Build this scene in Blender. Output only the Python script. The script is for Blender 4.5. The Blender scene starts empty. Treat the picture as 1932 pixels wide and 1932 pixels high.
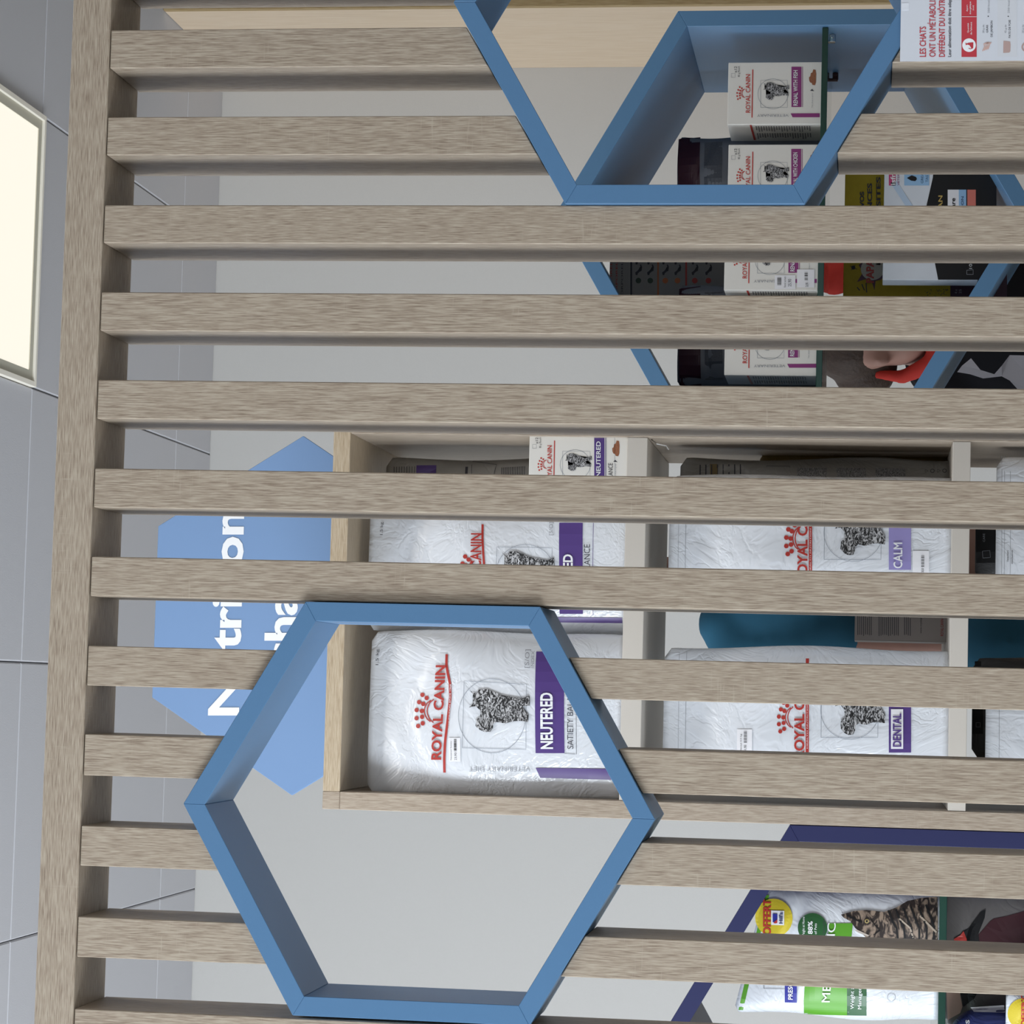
import bpy, bmesh, math, random
from mathutils import Vector, Matrix, noise
PI = math.pi
S = bpy.context.scene
COL = S.collection

# ------------------------------------------------------------------ camera
ZC = 1.18                                   # height of the camera above the floor
F = 4888.2092                               # focal length in pixels of a 1932 px frame
YAW, PITCH, ROLL = 0.06949, 0.13636, 0.01678
cy, sy, cp, sp, cr, sr = (math.cos(YAW), math.sin(YAW), math.cos(PITCH), math.sin(PITCH),
                          math.cos(ROLL), math.sin(ROLL))
FW = Vector((sy*cp, cy*cp, sp))
RI0 = Vector((cy, -sy, 0)); UP0 = RI0.cross(FW)
RI = cr*RI0 + sr*UP0
UP = -sr*RI0 + cr*UP0
cam = bpy.data.cameras.new('camera')
camo = bpy.data.objects.new('camera', cam); COL.objects.link(camo)
M = Matrix((( -UP.x, RI.x, -FW.x, 0), (-UP.y, RI.y, -FW.y, 0), (-UP.z, RI.z, -FW.z, ZC), (0, 0, 0, 1)))
camo.matrix_world = M                       # the photograph is turned: the room's up points to its left edge
cam.sensor_width = 36; cam.sensor_fit = 'HORIZONTAL'
cam.lens = F/1932*36
cam.clip_start = 0.05; cam.clip_end = 60
S.camera = camo

# ------------------------------------------------------------------ world, lights, exposure
w = bpy.data.worlds.new('world'); S.world = w; w.use_nodes = True
bgn = w.node_tree.nodes['Background']
bgn.inputs[0].default_value = (0.84, 0.92, 1.0, 1); bgn.inputs[1].default_value = 0.72

def area(name, loc, target, sx, sz, power, color):
    l = bpy.data.lights.new(name, 'AREA'); l.shape = 'RECTANGLE'; l.size = sx; l.size_y = sz
    l.energy = power; l.color = color
    o = bpy.data.objects.new(name, l); COL.objects.link(o); o.location = loc
    o.rotation_euler = (Vector(target)-Vector(loc)).to_track_quat('-Z', 'Y').to_euler()
    return o
area('window_daylight', (-3.5, 0.7, 1.45), (0.4, 3.3, 1.6), 1.7, 1.9, 215, (0.86, 0.93, 1.0))
area('side_fill_light', (-3.9, 5.0, 1.2), (0.6, 5.9, 1.9), 2.4, 1.9, 38, (0.88, 0.94, 1.0))  # added fill from the left, brightens the back wall and ceiling
area('middle_fill_light', (-2.9, 3.5, 1.45), (0.9, 4.25, 1.3), 0.9, 1.6, 42, (0.84, 0.91, 1.0))  # added fill between screen and shelves, lifts the bags and cartons
area('ceiling_lamp_light', (0.2, 1.2, 2.95), (0.2, 1.2, 0), 1.2, 1.2, 9, (1.0, 0.95, 0.87))
area('ceiling_row_light', (0.1, 3.45, 2.95), (0.1, 3.75, 0), 2.4, 0.3, 13, (1.0, 0.97, 0.92))
S.view_settings.view_transform = 'Standard'; S.view_settings.look = 'None'
S.view_settings.gamma = 1.0; S.view_settings.use_curve_mapping = False
S.view_settings.exposure = -0.15

# ------------------------------------------------------------------ helpers
def P(u, v, Y):
    """point on the plane y = Y that the photograph shows at pixel (u, v)"""
    d = FW + ((966-v)/F)*RI + ((966-u)/F)*UP
    d = d*(Y/d.y)
    return Vector((d.x, Y, d.z+ZC))

def lin(c):
    return tuple(((x/255)/12.92 if x/255 <= .04045 else ((x/255+.055)/1.055)**2.4) for x in c)+(1,)

MATS = {}
def mat(name, rgb, rough=.5, spec=.5, bump=0, bscale=60, coat=0, emit=None, trans=0, var=0.0, metal=0, ior=1.45):
    if name in MATS: return MATS[name]
    m = bpy.data.materials.new(name); m.use_nodes = True; nt = m.node_tree
    b = nt.nodes['Principled BSDF']; c = lin(rgb)
    b.inputs['Base Color'].default_value = c
    b.inputs['Roughness'].default_value = rough; b.inputs['Specular IOR Level'].default_value = spec
    b.inputs['Coat Weight'].default_value = coat; b.inputs['Metallic'].default_value = metal
    b.inputs['Transmission Weight'].default_value = trans; b.inputs['IOR'].default_value = ior
    tc = nt.nodes.new('ShaderNodeTexCoord')
    n = nt.nodes.new('ShaderNodeTexNoise'); n.inputs['Scale'].default_value = bscale; n.inputs['Detail'].default_value = 3
    nt.links.new(tc.outputs['Object'], n.inputs['Vector'])
    if var:
        mx = nt.nodes.new('ShaderNodeMix'); mx.data_type = 'RGBA'
        mx.inputs[6].default_value = tuple(x*(1-var) for x in c[:3])+(1,)
        mx.inputs[7].default_value = tuple(min(1, x*(1+var)) for x in c[:3])+(1,)
        nt.links.new(n.outputs['Fac'], mx.inputs[0]); nt.links.new(mx.outputs[2], b.inputs['Base Color'])
    if bump:
        bp = nt.nodes.new('ShaderNodeBump'); bp.inputs['Strength'].default_value = bump; bp.inputs['Distance'].default_value = .002
        nt.links.new(n.outputs['Fac'], bp.inputs['Height']); nt.links.new(bp.outputs[0], b.inputs['Normal'])
    if emit:
        b.inputs['Emission Color'].default_value = c; b.inputs['Emission Strength'].default_value = emit
    MATS[name] = m
    return m

def wood(name, dark, mid, light, axis='Z', amt=1.0, fine=1.0, rough=.5):
    if name in MATS: return MATS[name]
    m = bpy.data.materials.new(name); m.use_nodes = True; nt = m.node_tree; L = nt.links; N = nt.nodes
    b = N['Principled BSDF']; b.inputs['Roughness'].default_value = rough; b.inputs['Specular IOR Level'].default_value = .35
    tc = N.new('ShaderNodeTexCoord'); oi = N.new('ShaderNodeObjectInfo')
    ad = N.new('ShaderNodeVectorMath'); ad.operation = 'MULTIPLY_ADD'
    ad.inputs[1].default_value = (1, 1, 1)
    mu = N.new('ShaderNodeMath'); mu.operation = 'MULTIPLY'; mu.inputs[1].default_value = 37
    L.new(oi.outputs['Random'], mu.inputs[0]); L.new(tc.outputs['Object'], ad.inputs[0]); L.new(mu.outputs[0], ad.inputs[2])
    def nz(along, across, det, dist=0):
        mp = N.new('ShaderNodeMapping')
        s = [across, across, across]; s['XYZ'.index(axis)] = along
        mp.inputs['Scale'].default_value = s; L.new(ad.outputs[0], mp.inputs[0])
        n = N.new('ShaderNodeTexNoise'); n.inputs['Scale'].default_value = 1; n.inputs['Detail'].default_value = det
        n.inputs['Roughness'].default_value = .6; n.inputs['Distortion'].default_value = dist
        L.new(mp.outputs[0], n.inputs['Vector']); return n
    g = nz(46*fine, 1050*fine, 2.5, .1); g2 = nz(9*fine, 60*fine, 3, .6); cross = nz(420, 26, 2)
    patch = nz(9, 14, 1)
    mx = N.new('ShaderNodeMath'); mx.operation = 'MULTIPLY_ADD'; mx.inputs[1].default_value = .10*amt+.0
    L.new(g2.outputs[0], mx.inputs[0]); 
    sc = N.new('ShaderNodeMath'); sc.operation = 'MULTIPLY'; sc.inputs[1].default_value = 1-.10*amt
    L.new(g.outputs[0], sc.inputs[0]); L.new(sc.outputs[0], mx.inputs[2])
    cr_ = N.new('ShaderNodeValToRGB'); e = cr_.color_ramp.elements
    e[0].position = .5-.185/amt; e[0].color = lin(dark); e[1].position = .5+.12/amt; e[1].color = lin(light)
    x = e.new(.495); x.color = lin(mid)
    L.new(mx.outputs[0], cr_.inputs[0])
    # short pale cross marks, only inside loose patches
    c1 = N.new('ShaderNodeMapRange'); c1.inputs['From Min'].default_value = .62; c1.inputs['From Max'].default_value = .72
    c2 = N.new('ShaderNodeMapRange'); c2.inputs['From Min'].default_value = .48; c2.inputs['From Max'].default_value = .66
    L.new(cross.outputs[0], c1.inputs[0]); L.new(patch.outputs[0], c2.inputs[0])
    cm = N.new('ShaderNodeMath'); cm.operation = 'MULTIPLY'; L.new(c1.outputs[0], cm.inputs[0]); L.new(c2.outputs[0], cm.inputs[1])
    cm2 = N.new('ShaderNodeMath'); cm2.operation = 'MULTIPLY'; cm2.inputs[1].default_value = .55*amt; L.new(cm.outputs[0], cm2.inputs[0])
    mc = N.new('ShaderNodeMix'); mc.data_type = 'RGBA'; mc.inputs[7].default_value = lin(light)
    L.new(cm2.outputs[0], mc.inputs[0]); L.new(cr_.outputs[0], mc.inputs[6]); L.new(mc.outputs[2], b.inputs['Base Color'])
    bp = N.new('ShaderNodeBump'); bp.inputs['Strength'].default_value = .25; bp.inputs['Distance'].default_value = .0006
    L.new(mx.outputs[0], bp.inputs['Height']); L.new(bp.outputs[0], b.inputs['Normal'])
    MATS[name] = m
    return m

ORG = {}
def tag(o, label=None, cat=None, group=None, kind=None):
    if label: o['label'] = label
    if cat: o['category'] = cat
    if group: o['group'] = group
    if kind: o['kind'] = kind
    return o
def thing(name, loc, label, cat, group=None):
    o = bpy.data.objects.new(name, None); COL.objects.link(o); o.location = loc; o.empty_display_size = .05
    ORG[o] = Vector(loc)
    return tag(o, label, cat, group)
def obj(name, verts, faces, m, parent=None, origin=None, smooth=False, uvs=None):
    """verts are world coordinates"""
    og = ORG[parent] if parent else (Vector(origin) if origin is not None else Vector((0, 0, 0)))
    me = bpy.data.meshes.new(name)
    me.from_pydata([tuple(Vector(v)-og) for v in verts], [], faces); me.update()
    if smooth:
        for p in me.polygons: p.use_smooth = True
    me.materials.append(m)
    o = bpy.data.objects.new(name, me); COL.objects.link(o)
    if parent: o.parent = parent
    else: o.location = og
    ORG[o] = og
    return o
def bmobj(name, bm, m, parent=None, origin=None, smooth=False):
    bm.verts.ensure_lookup_table(); bm.verts.index_update()
    v = [x.co.copy() for x in bm.verts]; f = [[q.index for q in p.verts] for p in bm.faces]
    bm.free()
    return obj(name, v, f, m, parent, origin, smooth)
def box_bm(x0, x1, y0, y1, z0, z1, bev=0, bm=None, seg=1):
    t = bmesh.new()
    bmesh.ops.create_cube(t, size=1)
    for v in t.verts:
        v.co = Vector((x0+(v.co.x+.5)*(x1-x0), y0+(v.co.y+.5)*(y1-y0), z0+(v.co.z+.5)*(z1-z0)))
    if bev: bmesh.ops.bevel(t, geom=t.edges[:], offset=bev, segments=seg, affect='EDGES', profile=.5)
    if bm is None: return t
    me = bpy.data.meshes.new('tmp'); t.to_mesh(me); t.free(); bm.from_mesh(me); bpy.data.meshes.remove(me)
    return bm
def box(name, x0, x1, y0, y1, z0, z1, m, parent=None, bev=.0015, origin=None):
    return bmobj(name, box_bm(x0, x1, y0, y1, z0, z1, bev), m, parent, origin)
def prism_bm(poly, y0, y1, bev=0):
    """poly: (x, z) outline, extruded from y0 to y1"""
    t = bmesh.new()
    a = [t.verts.new((x, y0, z)) for x, z in poly]; b = [t.verts.new((x, y1, z)) for x, z in poly]
    t.faces.new(a); t.faces.new(b[::-1]); n = len(poly)
    for i in range(n): t.faces.new((a[i], b[i], b[(i+1) % n], a[(i+1) % n]))
    bmesh.ops.recalc_face_normals(t, faces=t.faces[:])
    if bev: bmesh.ops.bevel(t, geom=t.edges[:], offset=bev, segments=1, affect='EDGES', profile=.5)
    return t
def tube_bm(pts, r, bm=None, seg=8, r1=None):
    bm = bm or bmesh.new(); rings = []
    n = len(pts)
    for i, p in enumerate(pts):
        p = Vector(p); d = (Vector(pts[min(i+1, n-1)])-Vector(pts[max(i-1, 0)])).normalized()
        a = d.orthogonal().normalized(); b = d.cross(a); rr = r if r1 is None else r+(r1-r)*i/(n-1)
        rings.append([bm.verts.new(p+a*rr*math.cos(2*PI*k/seg)+b*rr*math.sin(2*PI*k/seg)) for k in range(seg)])
    for i in range(n-1):
        for k in range(seg): bm.faces.new((rings[i][k], rings[i][(k+1) % seg], rings[i+1][(k+1) % seg], rings[i+1][k]))
    bm.faces.new(rings[0][::-1]); bm.faces.new(rings[-1])
    return bm

TXT = {}
def text_mesh(s, bold=.0):
    k = (s, bold)
    if k in TXT: return TXT[k]
    c = bpy.data.curves.new('t', 'FONT'); c.body = s; c.offset = bold; c.resolution_u = 3; c.size = 1
    o = bpy.data.objects.new('t', c)
    me = bpy.data.meshes.new_from_object(o)
    vs = [(v.co.x, v.co.y) for v in me.vertices]; fs = [tuple(p.vertices) for p in me.polygons]
    bpy.data.objects.remove(o); bpy.data.curves.remove(c); bpy.data.meshes.remove(me)
    x0 = min(v[0] for v in vs); x1 = max(v[0] for v in vs)
    TXT[k] = ([((x-x0)/(x1-x0), (y-TOPB[0])/(TOPB[1]-TOPB[0])) for x, y in vs], fs)
    return TXT[k]
TOPB = (0.0, 0.73)                          # baseline and cap height of the built-in font at size 1

MERGE = {'cat_outline', 'cat_face', 'brand_print', 'barcode', 'small_text', 'speckle', 'comic_bug', 'fine_rings', 'text_frame', 'food_icon', 'cat_icon', 'recycling_mark'}
class Print:
    """flat print laid on a surface y = surf(x, z), placed by the photograph's pixels"""
    def __init__(self, parent, Y, surf=None, eps=.0006):
        self.p = parent; self.Y = Y; self.surf = surf or (lambda x, z: Y); self.eps = eps; self.g = {}; self.order = []; self.n = 0
    def add(self, name, m, pts, faces, lift=0, uniq=False, same=False):
        k = (name, m.name, self.n if (uniq and name not in MERGE) else -1)
        if same: k = self.order[-1]
        self.n += 1
        if k not in self.g: self.g[k] = ([], [], m, []); self.order.append(k)
        V, Fc, _, _l = self.g[k]; o = len(V)
        for u, v in pts:
            q = P(u, v, self.Y); q.y = self.surf(q.x, q.z)-self.eps*(1+lift); V.append(q)
        Fc += [tuple(i+o for i in f) for f in faces]
    def quad(self, name, m, c, n=8, lift=0):
        """c: four pixel corners in order; n divisions"""
        pts = []; fs = []
        for i in range(n+1):
            for j in range(n+1):
                a, b = i/n, j/n
                pts.append(tuple((1-a)*((1-b)*c[0][k]+b*c[1][k])+a*((1-b)*c[3][k]+b*c[2][k]) for k in (0, 1)))
        for i in range(n):
            for j in range(n): fs.append((i*(n+1)+j, i*(n+1)+j+1, (i+1)*(n+1)+j+1, (i+1)*(n+1)+j))
        self.add(name, m, pts, fs, lift)
    def rect(self, name, m, u0, u1, v0, v1, n=6, lift=0):
        self.quad(name, m, [(u0, v0), (u0, v1), (u1, v1), (u1, v0)], n, lift)
    def txt(self, name, m, s, ut, ub, vl, vr, bold=.0, skew=0, lift=1, arc=0):
        """text reading from v = vl to v = vr with its top at u = ut and its baseline at u = ub"""
        if 'M' in s and bold:               # the built-in M cannot be swollen: strike it several times
            V0, F0 = text_mesh(s, 0)
            for i, (dx, dy) in enumerate(((0, 0), (1, 0), (-1, 0), (0, 1), (0, -1))):
                self.add(name, m, [(ub+(ut-ub)*(b+dy*bold*.8)+skew*a, vl+(vr-vl)*(a+dx*bold*.9/len(s))) for a, b in V0], F0, lift+.08*i, True, same=i > 0)
            return
        else: V, Fc = text_mesh(s, bold)
        self.add(name, m, [(ub+(ut-ub)*b+skew*a+arc*math.sin(PI*a), vl+(vr-vl)*a) for a, b in V], Fc, lift, True)
    def txtrot(self, name, m, s, u_start, u_end, v_base, v_top, bold=0, lift=1):
        """text turned a quarter: reads along u, its tops towards v_top"""
        V, Fc = text_mesh(s, bold)
        self.add(name, m, [(u_start+(u_end-u_start)*a, v_base+(v_top-v_base)*b) for a, b in V], Fc, lift, True)
    def disc(self, name, m, u, v, r, r2=0, n=28, lift=0, ru=None):
        ru = ru or r
        k = max(1, int((r-r2)/6)) if r2 < r*.8 else 1
        pts = []; fs = []
        for j in range(k+1):
            q = r2/r+(1-r2/r)*j/k
            for i in range(n): pts.append((u+ru*q*math.cos(2*PI*i/n), v+r*q*math.sin(2*PI*i/n)))
        for j in range(k):
            for i in range(n): fs.append((j*n+i, j*n+(i+1) % n, (j+1)*n+(i+1) % n, (j+1)*n+i))
        self.add(name, m, pts, fs, lift, True)
    def line(self, name, m, pl, w_, lift=0, sub=1):
        pts = []; fs = []
        q = []
        for a, b in zip(pl, pl[1:]):
            for i in range(sub): q.append((a[0]+(b[0]-a[0])*i/sub, a[1]+(b[1]-a[1])*i/sub))
        q.append(pl[-1])
        for i, p in enumerate(q):
            a = q[max(i-1, 0)]; b = q[min(i+1, len(q)-1)]; d = (b[0]-a[0], b[1]-a[1]); l = math.hypot(*d) or 1
            nx, ny = -d[1]/l*w_/2, d[0]/l*w_/2
            pts += [(p[0]+nx, p[1]+ny), (p[0]-nx, p[1]-ny)]
        for i in range(len(q)-1): fs.append((2*i, 2*i+1, 2*i+3, 2*i+2))
        self.add(name, m, pts, fs, lift)
    def poly(self, name, m, pl, cuts=2, lift=0):
        t = bmesh.new(); t.faces.new([t.verts.new((a, b, 0)) for a, b in pl])
        bmesh.ops.triangulate(t, faces=t.faces[:])
        if cuts: bmesh.ops.subdivide_edges(t, edges=t.edges[:], cuts=cuts, use_grid_fill=True)
        t.verts.index_update()
        self.add(name, m, [(v.co.x, v.co.y) for v in t.verts], [tuple(q.index for q in f.verts) for f in t.faces], lift, True); t.free()
    def build(self, parent=None, labels={}):
        out = {}
        for k in self.order:
            V, Fc, m, _ = self.g[k]
            o = obj(k[0], V, Fc, m, parent or self.p)
            # faces look towards the room's front
            me = o.data
            bm = bmesh.new(); bm.from_mesh(me)
            for f in bm.faces:
                if f.normal.y > 0: f.normal_flip()
            bm.to_mesh(me); bm.free()
            if k[0] in labels: o['label'] = labels[k[0]]
            out[k[0]] = o
        return out

# ------------------------------------------------------------------ materials
GREY_OAK_V = wood('grey_oak_upright', (124, 108, 93), (156, 142, 125), (172, 160, 143), 'Z')
GREY_OAK_H = wood('grey_oak_level', (124, 108, 93), (156, 142, 125), (172, 160, 143), 'X')
OAK_V = wood('pale_oak_upright', (136, 121, 105), (164, 150, 134), (181, 169, 153), 'Z', .8)
OAK_H = wood('pale_oak_level', (158, 139, 114), (184, 167, 142), (198, 184, 161), 'X', .8)
OAK_Y = wood('pale_oak_deep', (138, 124, 110), (165, 154, 142), (180, 170, 158), 'Y', .6)
MAPLE = wood('pale_maple_cladding', (214, 190, 160), (230, 208, 180), (238, 220, 196), 'Z', .45, .22)
MAPLE_F = wood('honey_maple_front', (150, 125, 85), (178, 152, 108), (190, 168, 128), 'Z', .7, .6)
BLUE = mat('blue_laminate', (78, 116, 152), .42, .45, .05, 900, var=.03)
BLUE2 = mat('light_blue_laminate', (92, 134, 172), .42, .45, .05, 900, var=.03)
NAVY = mat('navy_laminate', (40, 44, 84), .45, .4, .05, 900, var=.03)
CREAM = mat('cream_laminate', (205, 199, 190), .5, .4, .03, 700, var=.02)
WALL = mat('wall_paint', (204, 202, 198), .8, .2, .1, 250, var=.015)
CEIL = mat('ceiling_tile', (200, 200, 204), .85, .2, .15, 300, var=.02)
CEIL_IN = mat('ceiling_groove', (120, 122, 126), .9, .1)
FLOOR = mat('floor_vinyl', (190, 186, 180), .4, .4, .05, 30, var=.06)
SIGN = mat('sign_blue', (118, 148, 188), .6, .3, .02, 500, var=.02)
WHITE = mat('white_print', (236, 238, 240), .6, .3)
LAMPFRAME = mat('lamp_frame', (250, 244, 230), .5, .4)
LAMP = mat('lamp_diffuser', (255, 249, 234), .6, .05, emit=1.06)
LAMP.node_tree.nodes['Principled BSDF'].inputs['Base Color'].default_value = (.12, .12, .1, 1)
RED = mat('red_print', (190, 62, 55), .45, .4)
REDBAG = mat('brand_red_print', (176, 55, 48), .35, .5)
PURPLE = mat('violet_print', (84, 62, 128), .35, .5)
LILAC = mat('lilac_print', (150, 142, 196), .35, .5)
PLUM = mat('plum_print', (140, 62, 122), .45, .4)
DARKTXT = mat('dark_grey_print', (62, 62, 70), .5, .4)
BLACKP = mat('black_print', (28, 28, 30), .45, .4)
GREYTXT = mat('grey_print', (150, 152, 158), .5, .4)
LINEGREY = mat('fine_grey_line', (140, 146, 156), .5, .4)
BROWN = mat('kibble_brown', (150, 98, 72), .6, .3, .3, 400, var=.35)
STICKER = mat('price_sticker', (236, 236, 240), .5, .4)
CARD = mat('white_carton', (228, 226, 220), .55, .35, .04, 500, var=.01)
PAPER = mat('poster_paper', (206, 209, 216), .5, .4, .03, 300, var=.01)
STEEL = mat('polished_steel', (200, 200, 200), .25, .5, metal=1)
GLASS_EDGE = mat('glass_green_edge', (28, 62, 52), .15, .6)
GLASS = mat('shelf_glass', (220, 240, 232), .02, .5, trans=1.0, ior=1.5)
MAROON = mat('maroon_foil', (58, 26, 38), .4, .5, .4, 30, var=.1)
SILVERF = mat('grey_foil', (120, 122, 128), .4, .5, .4, 40, var=.08)
YELLOW = mat('yellow_print', (206, 186, 50), .5, .4)
YELLOWC = mat('yellow_carton', (172, 150, 42), .55, .3, .05, 80, var=.12)
GREEN = mat('green_print', (92, 158, 48), .35, .5)
DGREEN = mat('dark_green_print', (40, 88, 48), .35, .5)
ROYALB = mat('royal_blue_print', (52, 56, 150), .35, .5)
NAVYP = mat('navy_print', (38, 48, 96), .4, .5)
BLACKFOIL = mat('black_foil', (34, 34, 38), .45, .5, .3, 40)
DGREYFOIL = mat('dark_grey_foil', (74, 72, 72), .45, .5, .4, 30, var=.1)
TEAL = mat('teal_cloth', (56, 108, 134), .85, .2, .4, 14, var=.12)
BLACKCLOTH = mat('black_cloth', (26, 26, 30), .9, .2, .3, 20)
REDCLOTH = mat('red_cloth', (190, 60, 52), .8, .2, .4, 30, var=.1)
SKIN = mat('skin', (176, 136, 122), .55, .4, .1, 60, var=.05)
HAIR = mat('brown_hair', (70, 56, 48), .6, .4, .9, 140, var=.4)

def crinkle(name, rgb, rough=.24, strength=.38, coat=.3):
    m = bpy.data.materials.new(name); m.use_nodes = True; nt = m.node_tree; N = nt.nodes; L = nt.links
    b = N['Principled BSDF']; b.inputs['Base Color'].default_value = lin(rgb); b.inputs['Roughness'].default_value = rough
    b.inputs['Coat Weight'].default_value = coat; b.inputs['Coat Roughness'].default_value = .12
    tc = N.new('ShaderNodeTexCoord'); n1 = N.new('ShaderNodeTexNoise'); n1.inputs['Scale'].default_value = 9
    n1.inputs['Detail'].default_value = 4; n1.inputs['Distortion'].default_value = 1.2
    v = N.new('ShaderNodeTexVoronoi'); v.feature = 'DISTANCE_TO_EDGE'; v.inputs['Scale'].default_value = 7
    nd = N.new('ShaderNodeVectorMath'); nd.operation = 'ADD'
    L.new(tc.outputs['Object'], n1.inputs['Vector']); L.new(tc.outputs['Object'], nd.inputs[0]); L.new(n1.outputs['Color'], nd.inputs[1])
    L.new(nd.outputs[0], v.inputs['Vector'])
    mr = N.new('ShaderNodeMapRange'); mr.inputs['From Max'].default_value = .25; mr.interpolation_type = 'SMOOTHSTEP'
    L.new(v.outputs['Distance'], mr.inputs[0])
    ad = N.new('ShaderNodeMath'); ad.operation = 'MULTIPLY_ADD'; ad.inputs[1].default_value = .10
    L.new(mr.outputs[0], ad.inputs[0]); L.new(n1.outputs['Fac'], ad.inputs[2])
    bp = N.new('ShaderNodeBump'); bp.inputs['Strength'].default_value = strength; bp.inputs['Distance'].default_value = .012
    L.new(ad.outputs[0], bp.inputs['Height']); L.new(bp.outputs[0], b.inputs['Normal']); L.new(bp.outputs[0], b.inputs['Coat Normal'])
    MATS[name] = m
    return m
BAGW = crinkle('white_plastic_film', (222, 226, 232))
BAGG = crinkle('silver_grey_film', (150, 154, 162))
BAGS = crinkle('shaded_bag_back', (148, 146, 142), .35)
BAGD = crinkle('dark_grey_film', (70, 70, 72), .35)

def engraved(name, a, b_, scale=70):
    """black-and-white fur drawing"""
    m = bpy.data.materials.new(name); m.use_nodes = True; nt = m.node_tree; N = nt.nodes; L = nt.links
    p = N['Principled BSDF']; p.inputs['Roughness'].default_value = .45
    tc = N.new('ShaderNodeTexCoord'); n = N.new('ShaderNodeTexNoise'); n.inputs['Scale'].default_value = scale
    n.inputs['Detail'].default_value = 4; n.inputs['Distortion'].default_value = 2.2
    mp = N.new('ShaderNodeMapping'); mp.inputs['Scale'].default_value = (1, 1, 2.1); mp.inputs['Rotation'].default_value = (0, .5, 0)
    r = N.new('ShaderNodeValToRGB'); e = r.color_ramp.elements
    e[0].position = .46; e[0].color = lin(a); e[1].position = .6; e[1].color = lin(b_)
    L.new(tc.outputs['Object'], mp.inputs[0]); L.new(mp.outputs[0], n.inputs['Vector']); L.new(n.outputs['Fac'], r.inputs[0]); L.new(r.outputs[0], p.inputs['Base Color'])
    MATS[name] = m
    return m
ENGR = engraved('engraved_cat', (34, 34, 36), (196, 196, 198), 110)
ENGR2 = engraved('engraved_cat_small', (34, 34, 36), (196, 196, 198), 230)
TABBY = engraved('tabby_photo', (48, 40, 38), (150, 132, 116), 38)
BODYTXT = engraved('small_text_block', (70, 70, 74), (190, 190, 190), 500)

# ------------------------------------------------------------------ the room
YW = 6.95; ZCEIL = ZC+1.803
XT0 = 1.2249; TS = .5956; YT0 = 5.399
wl = obj('wall_back', [(-5, YW, 0), (4, YW, 0), (4, YW, ZCEIL), (-5, YW, ZCEIL), (-5, YW+.1, 0), (4, YW+.1, 0), (4, YW+.1, ZCEIL), (-5, YW+.1, ZCEIL)],
         [(0, 1, 2, 3), (4, 7, 6, 5), (0, 4, 5, 1), (3, 2, 6, 7), (0, 3, 7, 4), (1, 5, 6, 2)], WALL)
tag(wl, kind='structure')
fl = box('floor', -5, 4, -3, YW, -.05, 0, FLOOR, bev=0); tag(fl, kind='structure')
wr = box('wall_right', 3.2, 3.3, -3, YW, 0, ZCEIL, WALL, bev=0); tag(wr, kind='structure')
ce = box('ceiling', -5, 4, -3, YW+.1, ZCEIL+.004, ZCEIL+.06, CEIL_IN, bev=0); tag(ce, kind='structure')
tiles = {}
LAMPS = {(0, -1)}
for i in range(-5, 9):
    for j in range(-9, 3):
        x1 = XT0-(i)*TS; x0 = x1-TS; y0 = YT0+j*TS; y1 = min(y0+TS, YW)
        if (i, j) in LAMPS or x0 > 3.2 or y1-y0 < .05: continue
        x1_ = min(x1, 3.199)
        g = .0012
        key = (round(x1_-x0, 3), round(y1-y0, 3))
        if key not in tiles:
            t = box_bm(g, x1_-x0-g, g, y1-y0-g, 0, .006, 0)
            low = [e for e in t.edges if all(abs(v.co.z) < 1e-6 for v in e.verts)]
            bmesh.ops.bevel(t, geom=low, offset=.003, segments=1, affect='EDGES')
            me = bpy.data.meshes.new('ceiling_tile'); t.to_mesh(me); t.free(); me.materials.append(CEIL); tiles[key] = me
        o = bpy.data.objects.new('ceiling_tile', tiles[key]); COL.objects.link(o); o.parent = ce
        o.location = (x0, y0, ZCEIL-.002)
for n, (i, j) in enumerate(sorted(LAMPS)):
    x1 = XT0-i*TS; x0 = x1-TS; y0 = YT0+j*TS; y1 = y0+TS
    lab = 'glowing square ceiling lamp in a cream frame'
    t = thing('ceiling_lamp', (x0+TS/2, y0+TS/2, ZCEIL), lab, 'ceiling light')
    bm = bmesh.new(); a = .012; z0 = ZCEIL-.012
    box_bm(x0, x1, y0, y0+a, z0, ZCEIL+.003, .001, bm); box_bm(x0, x1, y1-a, y1, z0, ZCEIL+.003, .001, bm)
    box_bm(x0, x0+a, y0+a, y1-a, z0, ZCEIL+.003, .001, bm); box_bm(x1-a, x1, y0+a, y1-a, z0, ZCEIL+.003, .001, bm)
    bmobj('lamp_frame', bm, LAMPFRAME, t)
    bm = bmesh.new(); b = .034
    box_bm(x0+a, x1-a, y0+a, y0+b, z0+.006, ZCEIL+.003, 0, bm); box_bm(x0+a, x1-a, y1-b, y1-a, z0+.006, ZCEIL+.003, 0, bm)
    box_bm(x0+a, x0+b, y0+b, y1-b, z0+.006, ZCEIL+.003, 0, bm); box_bm(x1-b, x1-a, y0+b, y1-b, z0+.006, ZCEIL+.003, 0, bm)
    bmobj('inner_rim', bm, mat('lamp_rim', (198, 194, 176), .5), t)
    box('diffuser', x0+b, x1-b, y0+b, y1-b, z0+.008, ZCEIL+.002, LAMP, t, 0)

# wood-clad pier where the back wall ends
pr = thing('wall_pier', (2.2, 6.6, 0), 'tall pier clad in pale maple boards reaching the ceiling at the back wall', 'pillar')
box('side_cladding', 1.707, 1.725, 6.334, YW, 0, ZCEIL-.003, MAPLE, pr, .001)
box('front_cladding', 1.707, 2.7, 6.316, 6.333, 0, ZCEIL-.003, MAPLE_F, pr, .001)

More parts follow.
